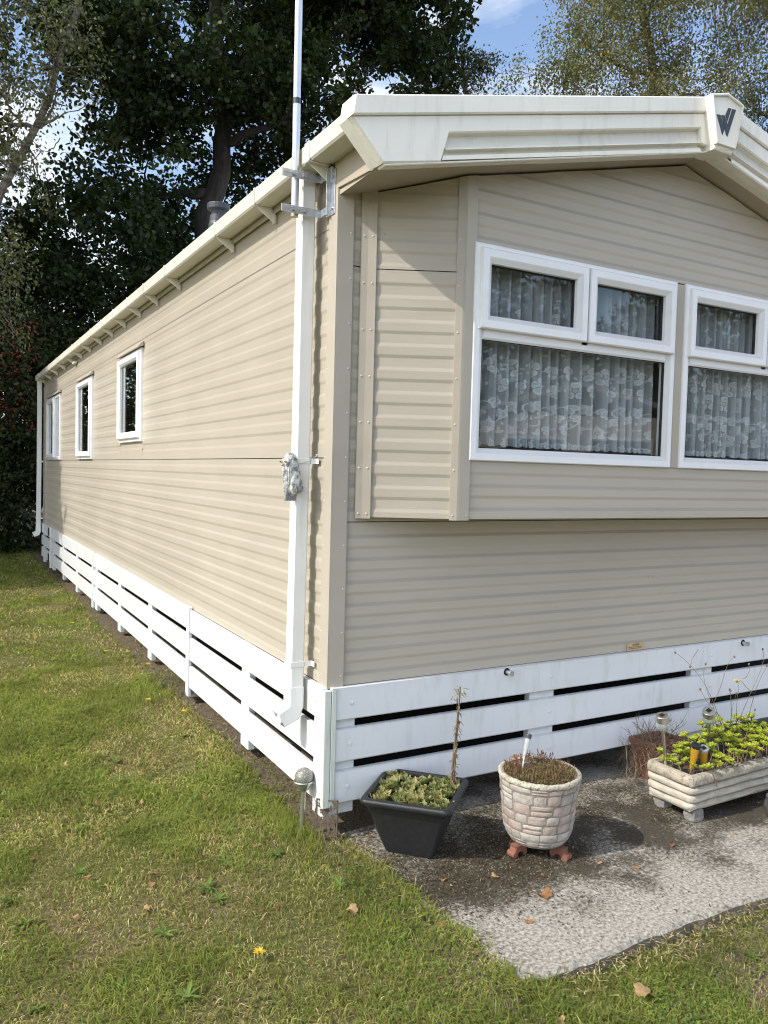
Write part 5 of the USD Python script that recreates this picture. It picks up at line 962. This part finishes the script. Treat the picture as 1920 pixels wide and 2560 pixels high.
# ------------------------------------------------------------------ trees
def look(px, py, d):
    """the point at ground distance d along a bearing and elevation seen from where the photographer stands"""
    v = fw + (px - 960) / FPX * rt - (py - 1280) / FPX * up; return CAM + v * d / np.hypot(v[0], v[1])
def leaf_cloud(cent, per, rad, L, wr, seed, cols, shape=2, droop=0., flat=.7):
    r = np.random.default_rng(seed); n = len(cent) * per; C = np.repeat(cent, per, 0); off = r.normal(0, 1, (n, 3)); off /= np.maximum(np.linalg.norm(off, axis=1, keepdims=True), .01); off *= (r.uniform(0, 1, n) ** .45)[:, None] * np.repeat(rad, per)[:, None]; off[:, 2] *= flat
    P = C + off; P[:, 2] -= droop * np.abs(off[:, 0]) * 0
    d = r.normal(0, 1, (n, 3)) + off / np.repeat(rad, per)[:, None] * .8; d[:, 2] -= droop; d /= np.linalg.norm(d, axis=1, keepdims=True)
    nn = r.normal(0, .75, (n, 3)) + [0, 0, 1.0]; s = np.cross(nn, d); s /= np.maximum(np.linalg.norm(s, axis=1, keepdims=True), 1e-6); l = L * r.uniform(.6, 1.25, n)[:, None]; w = l * wr
    up_ = np.cross(d, s)
    if shape == 2: Vt_ = [P, P + d * l * .5 - s * w / 2 + up_ * l * .06, P + d * l * .5 + s * w / 2 + up_ * l * .06, P + d * l]; tri = [[0, 1, 3], [0, 3, 2]]
    else: Vt_ = [P, P + d * l * .35 - s * w * .38 + up_ * l * .06, P + d * l * .35 + s * w * .38 + up_ * l * .06, P + d * l * .72 - s * w * .5 + up_ * l * .02, P + d * l * .72 + s * w * .5 + up_ * l * .02, P + d * l * 1.0]; tri = [[0, 1, 2], [1, 3, 2], [2, 3, 4], [3, 5, 4]]
    k = len(Vt_); V = np.stack(Vt_, 1).reshape(-1, 3); F = np.concatenate([np.arange(n)[:, None] * k + t for t in tri], 0)
    cc = np.asarray(cols)[r.integers(0, len(cols), n)] * r.uniform(.7, 1.3, (n, 1)) * np.repeat(r.uniform(.8, 1.2, len(cent)), per)[:, None]
    return V, F, np.repeat(cc, k, 0)
def lobes_points(lobes, n, seed, shell=.55, gap=.40, fs=.9):
    r = np.random.default_rng(seed); out = []; vol = np.array([np.prod(l[1]) for l in lobes]) ** .75; vol /= vol.sum()
    for (c, R), q in zip(lobes, vol):
        m = int(n * q * 1.7) + 4; u = r.normal(0, 1, (m, 3)); u /= np.linalg.norm(u, axis=1, keepdims=True); p = np.asarray(c) + u * (r.uniform(shell ** 3, 1, m) ** (1 / 3))[:, None] * np.asarray(R); f = meshkit.fbm(p * fs, 3, seed); out.append(p[f > gap])
    return np.vstack(out)
def tree(name, label, cat, base, spine, r0_, lobes, nc, per, rad, L, wr, cols, seed, bark, group=None, shape=2, droop=0., gap=.42, limbs=9, shell=.4, flat=.7, fs=.9, forks=()):
    t = thing(name, label, cat, (0, 0, 0), group=group); r = np.random.default_rng(seed); mb_ = MB(); S = np.vstack([base, *spine]).astype(float); tq = np.linspace(0, len(S) - 1, 16); S = np.stack([np.interp(tq, np.arange(len(S)), S[:, j]) for j in range(3)], 1); S[1:-1] += r.normal(0, r0_ * .25, (14, 3)) * [1, 1, .3]
    R = r0_ * np.linspace(1.0, .35, 16); R[0] *= 1.35; mb_.add(*tube(S, R, 10)); nodes = [(S[i], R[i]) for i in range(5, 16)]
    cents = lobes_points(lobes, nc, seed, shell, gap, fs)
    tips = [np.asarray(c, float) + r.normal(0, .25, 3) * np.asarray(Rr) for c, Rr in lobes] + [cents[int(r.integers(len(cents)))] for _ in range(limbs)] + [np.asarray(f, float) for f in forks]
    for q in tips:
        d = np.array([np.linalg.norm(q - p) + (2.5 if p[2] > q[2] - .2 else 0) for p, _ in nodes]); k = int(np.argmin(d)); p0, rr0 = nodes[k]; rr0 = min(rr0 * .62, r0_ * .5); n = 9; s = np.linspace(0, 1, n)[:, None]; ctrl = p0 + (q - p0) * [.55, .55, .25] + r.normal(0, .12, 3) * np.linalg.norm(q - p0); P = (1 - s) ** 2 * p0 + 2 * s * (1 - s) * ctrl + s ** 2 * q; P[1:-1] += r.normal(0, .03, (n - 2, 3)) * np.linalg.norm(q - p0) * .6
        rad_ = np.linspace(rr0, max(rr0 * .18, .008), n); mb_.add(*tube(P, rad_, 7)); nodes += [(P[i], rad_[i]) for i in range(2, n)]
    NP = np.array([p for p, _ in nodes])
    for c in cents[:: max(1, len(cents) // 420)]:
        k = int(np.argmin(((NP - c) ** 2).sum(1))); p0 = NP[k]; m = (p0 + c) / 2 + r.normal(0, .08, 3) * np.linalg.norm(c - p0); mb_.add(*tube([p0, m, c], [max(min(nodes[k][1] * .5, .022), .006), .009, .004], 4, False))
    part(t, 'trunk', mb_.out(), bark, smooth=True)
    v, f, c = leaf_cloud(cents, per, r.uniform(rad * .6, rad * 1.3, len(cents)), L, wr, seed + 1, cols, shape, droop, flat); part(t, 'crown', (v, f), M['leaf'], tint=c); return t
OAKC = [(.026, .040, .011), (.033, .050, .014), (.020, .033, .010), (.042, .058, .016)]
D = 18.
ob = look(525, 1180, D); ob[2] = 0
def lb(px, py, d, rx, rz): return (look(px, py, d), (rx, rx, rz))
tree('oak_tree', 'large dark oak with a thick trunk standing behind the far end of the caravan', 'tree', ob, [look(515, 560, D), look(560, 330, D), look(540, 40, D), look(560, -250, D)], .27,
     [lb(300, 430, 17.5, 1.55, 1.9), lb(250, 120, 18, 1.7, 1.9), lb(430, 60, 17, 2.2, 2.0), lb(640, 60, 19.4, 1.9, 2.0), lb(820, 60, 18.5, 2.2, 2.0), lb(1010, 60, 19, 1.6, 1.6), lb(980, 215, 19, 1.5, .9), lb(760, 280, 18, 1.6, 1.3), lb(690, 330, 19.2, 1.2, .8), lb(560, 470, 19.3, .9, .9), lb(420, 330, 19.4, 1.4, 1.3), lb(410, 640, 19.2, 1.3, 1.5), lb(230, 620, 17, 1.5, 1.3), lb(560, -230, 18, 4.5, 1.7), lb(880, -150, 18.5, 3.0, 1.6)],
     2500, 40, .30, .128, .62, OAKC, 41, M['oak_bark'], shape=4, gap=.445, fs=.75, forks=[look(690, 200, D), look(760, 60, D), look(400, 200, D), look(330, 270, D - .5), look(640, 330, D)])
hb0 = look(60, 1370, 16.6)
tree('hawthorn', 'dark hawthorn with red berries filling the far left behind the lawn', 'tree', look(20, 1385, 16.4) * [1, 1, 0], [look(30, 1100, 16.4), look(10, 850, 16.5)], .10, [lb(-10, 1010, 16.2, 1.6, 1.5), lb(40, 1260, 16.0, 1.3, 1.1), lb(-120, 1200, 16, 1.6, 1.5), lb(70, 880, 16.5, 1.1, 1.0)], 620, 34, .30, .09, .7, [(.028, .044, .012), (.038, .055, .016), (.060, .062, .02)], 51, M['oak_bark'], gap=.36)
r = np.random.default_rng(77); bm = MB()
for k in range(240):
    c = look(r.uniform(-20, 95), r.uniform(800, 1080), r.uniform(14.9, 15.6)); mm = trimesh.creation.icosphere(1, r.uniform(.012, .022)); bm.add(mm.vertices + c, mm.faces)
single('berries', bm.out(), simple('red_berry', (.22, .035, .015), .35, .2), 'red berries hanging in the dark hawthorn at the far left', 'berries', kind='stuff')
tree('holly', 'dense dark evergreen rising between the hawthorn and the oak behind the caravan', 'tree', look(190, 1370, 17.6) * [1, 1, 0], [look(190, 900, 17.6), look(200, 650, 17.6)], .12, [lb(150, 800, 17.4, 1.5, 1.5), lb(310, 800, 17.6, 1.6, 1.3), lb(120, 1080, 17.2, 1.3, 1.6), lb(460, 760, 18, 1.3, .9), lb(60, 660, 17.6, 1.1, 1.1)], 820, 34, .30, .10, .62, [(.026, .040, .012), (.034, .050, .016), (.045, .06, .02)], 61, M['oak_bark'], gap=.36)
BC = [(.135, .14, .060), (.10, .112, .05), (.17, .16, .07), (.08, .095, .042)]
tree('birch_tree', 'pale drooping birch with thin leaning limbs entering at the upper left', 'tree', look(-190, 1420, 12.5) * [1, 1, 0], [look(-120, 800, 12.4), look(10, 470, 12.2), look(120, 250, 12.2), look(190, 20, 12.2), look(230, -180, 12.2)], .075, [lb(60, 40, 12.2, .85, 1.1), lb(150, 160, 12.0, .55, .8), lb(-60, 250, 12.4, .95, 1.3), lb(30, 470, 12.2, .55, 1.0), lb(-60, 720, 12.4, .7, 1.1), lb(-90, -60, 12.6, 1.2, 1.0), lb(120, 330, 12.1, .35, .6), lb(40, 650, 12.2, .30, .5)],
     400, 26, .24, .060, .62, BC, 71, M['birch_bark'], droop=.9, gap=.42, flat=1.3, fs=1.6, forks=[look(170, 280, 12.1), look(150, 345, 12.1), look(20, 260, 12.2)])
YB = [(.175, .165, .055), (.135, .14, .05), (.235, .20, .065), (.10, .11, .042)]
tree('birch_tree', 'tall olive and yellow birch rising behind the gable to the right of the blue gap', 'tree', look(1640, 1200, 22) * [1, 1, 0], [look(1650, 500, 22), look(1640, 230, 22), look(1600, -20, 22), look(1590, -300, 22)], .17, [lb(1490, 60, 21.5, 1.45, 1.9), lb(1440, 225, 21, 1.1, .9), lb(1600, 100, 22, 1.9, 2.1), lb(1560, 250, 21, 1.5, 1.2), lb(1760, 60, 22.5, 1.8, 2.1), lb(1590, -180, 22, 2.7, 1.8), lb(1310, 215, 21.5, .7, .6), lb(1740, 230, 22, 1.2, 1.0)],
     1380, 32, .36, .076, .62, YB, 81, M['birch_bark'], droop=.8, gap=.415, flat=1.2, fs=1.1, limbs=16, forks=[look(1790, 90, 22), look(1700, 150, 22), look(1480, 60, 22), look(1860, 150, 22)])
tree('birch_tree', 'thinner birch with more sky showing through beside the right edge', 'tree', look(2010, 1200, 24) * [1, 1, 0], [look(1990, 500, 24), look(1960, 200, 24), look(1930, -60, 24)], .15, [lb(1890, 120, 24, 1.2, 2.2), lb(1960, 330, 24, 1.5, 1.5), lb(1880, 300, 24, .8, .8), lb(2060, 60, 24, 1.9, 2.3), lb(1900, -120, 24, 2.0, 1.5)], 620, 26, .32, .080, .62, YB[:2] + BC, 91, M['birch_bark'], droop=.8, gap=.45, flat=1.2, fs=1.2, limbs=14)
tree('birch_tree', 'wispy pale birch filling the gap edge beside the dark oak', 'tree', look(1190, 1200, 20) * [1, 1, 0], [look(1180, 600, 20), look(1170, 260, 20), look(1150, 120, 20)], .09, [lb(1165, 210, 20, .62, .75), lb(1130, 90, 20, .45, .7), lb(1215, 150, 20, .30, .45), lb(1180, 300, 20, .8, .6)], 200, 24, .26, .075, .62, BC + OAKC[:1], 95, M['birch_bark'], droop=.6, gap=.44, fs=1.4)
for i, (x, y, h, s) in enumerate(((-8.5, 11.8, 11, 3.4), (-6.5, 18.5, 12, 3.6), (-4.4, 15.2, 17, 3.5))):
    tree('lime_tree', ['broad lime tree beyond the lawn to the left, shading the hawthorn', 'broad lime tree at the back left of the lawn', 'tallest lime tree beside the hawthorn at the left of the lawn'][i], 'tree', np.array([x, y, 0.]), [np.array([x, y, h * .4]), np.array([x + .3, y, h * .8])], .26, [(np.array([x, y, h * .62]), (s, s, h * .36)), (np.array([x + s * .5, y - s * .3, h * .5]), (s * .7, s * .7, h * .26))], 800, 26, .45, .17, .8, OAKC, 111 + i, M['oak_bark'], gap=.34, shell=.6)

for i, (x, y, h, s) in enumerate(((14, -20, 10, 4.2), (22, -15, 10, 4.2), (6, -24, 11, 4.4))):
    tree('lime_tree', ['broad dark tree screening the far side of the site, mirrored in the bay window', 'broad dark tree farthest right of the photographer', 'broad dark tree directly behind the photographer'][i], 'tree', np.array([x, y, 0.]), [np.array([x, y, h * .4]), np.array([x + .3, y, h * .8])], .26, [(np.array([x, y, h * .6]), (s, s, h * .38)), (np.array([x + s * .6, y + s * .3, h * .42]), (s * .8, s * .8, h * .30)), (np.array([x - s * .6, y - s * .3, h * .42]), (s * .8, s * .8, h * .30))], 700, 26, .5, .2, .8, OAKC, 131 + i, M['oak_bark'], gap=.34, shell=.6)
rh = np.random.default_rng(501); hc = np.stack([rh.uniform(-16, 18, 620), rh.uniform(22, 24.5, 620), rh.uniform(.2, 1, 620) ** .7 * 5.5], 1); hv_, hf_, hcol = leaf_cloud(hc, 26, rh.uniform(.5, .9, 620), .22, .6, 502, OAKC)
single('far_hedge', (hv_, hf_), M['leaf'], 'dark overgrown hedge closing the site behind the trees', 'hedge', kind='stuff', tint=hcol)
# neighbouring holiday home across the lawn (mirrored in the bay window)
nb_ = thing('neighbouring_caravan', 'neighbouring beige holiday home across the grass behind the photographer', 'static caravan', (9.4, -8.6, 0), rotz=34)
part(nb_, 'wall', cat(cbox((-2.2, -6, .7), (1.6, 0, 2.75), .01)), M['siding']); part(nb_, 'skirt', cat(cbox((-2.15, -5.95, 0), (1.55, -.05, .7), .01)), M['skirt'])
part(nb_, 'roof', slab([(-2.35, 2.75), (-.3, 3.3), (1.75, 2.75), (1.75, 2.83), (-.3, 3.4), (-2.35, 2.83)], -6.1, .15, 0, lambda u, v, d: (u, d, v)), M['ply'])
for x in (-1.7, -.1): wN = part(nb_, 'window', rframe(x, x + 1.2, 1.45, 2.35, FR, lambda u, v, d: (u, .005 + d, v)), M['upvc']); part(wN, 'pane', cat(cbox((x + .05, .0, 1.5), (x + 1.15, .004, 2.3))), M['seal'])
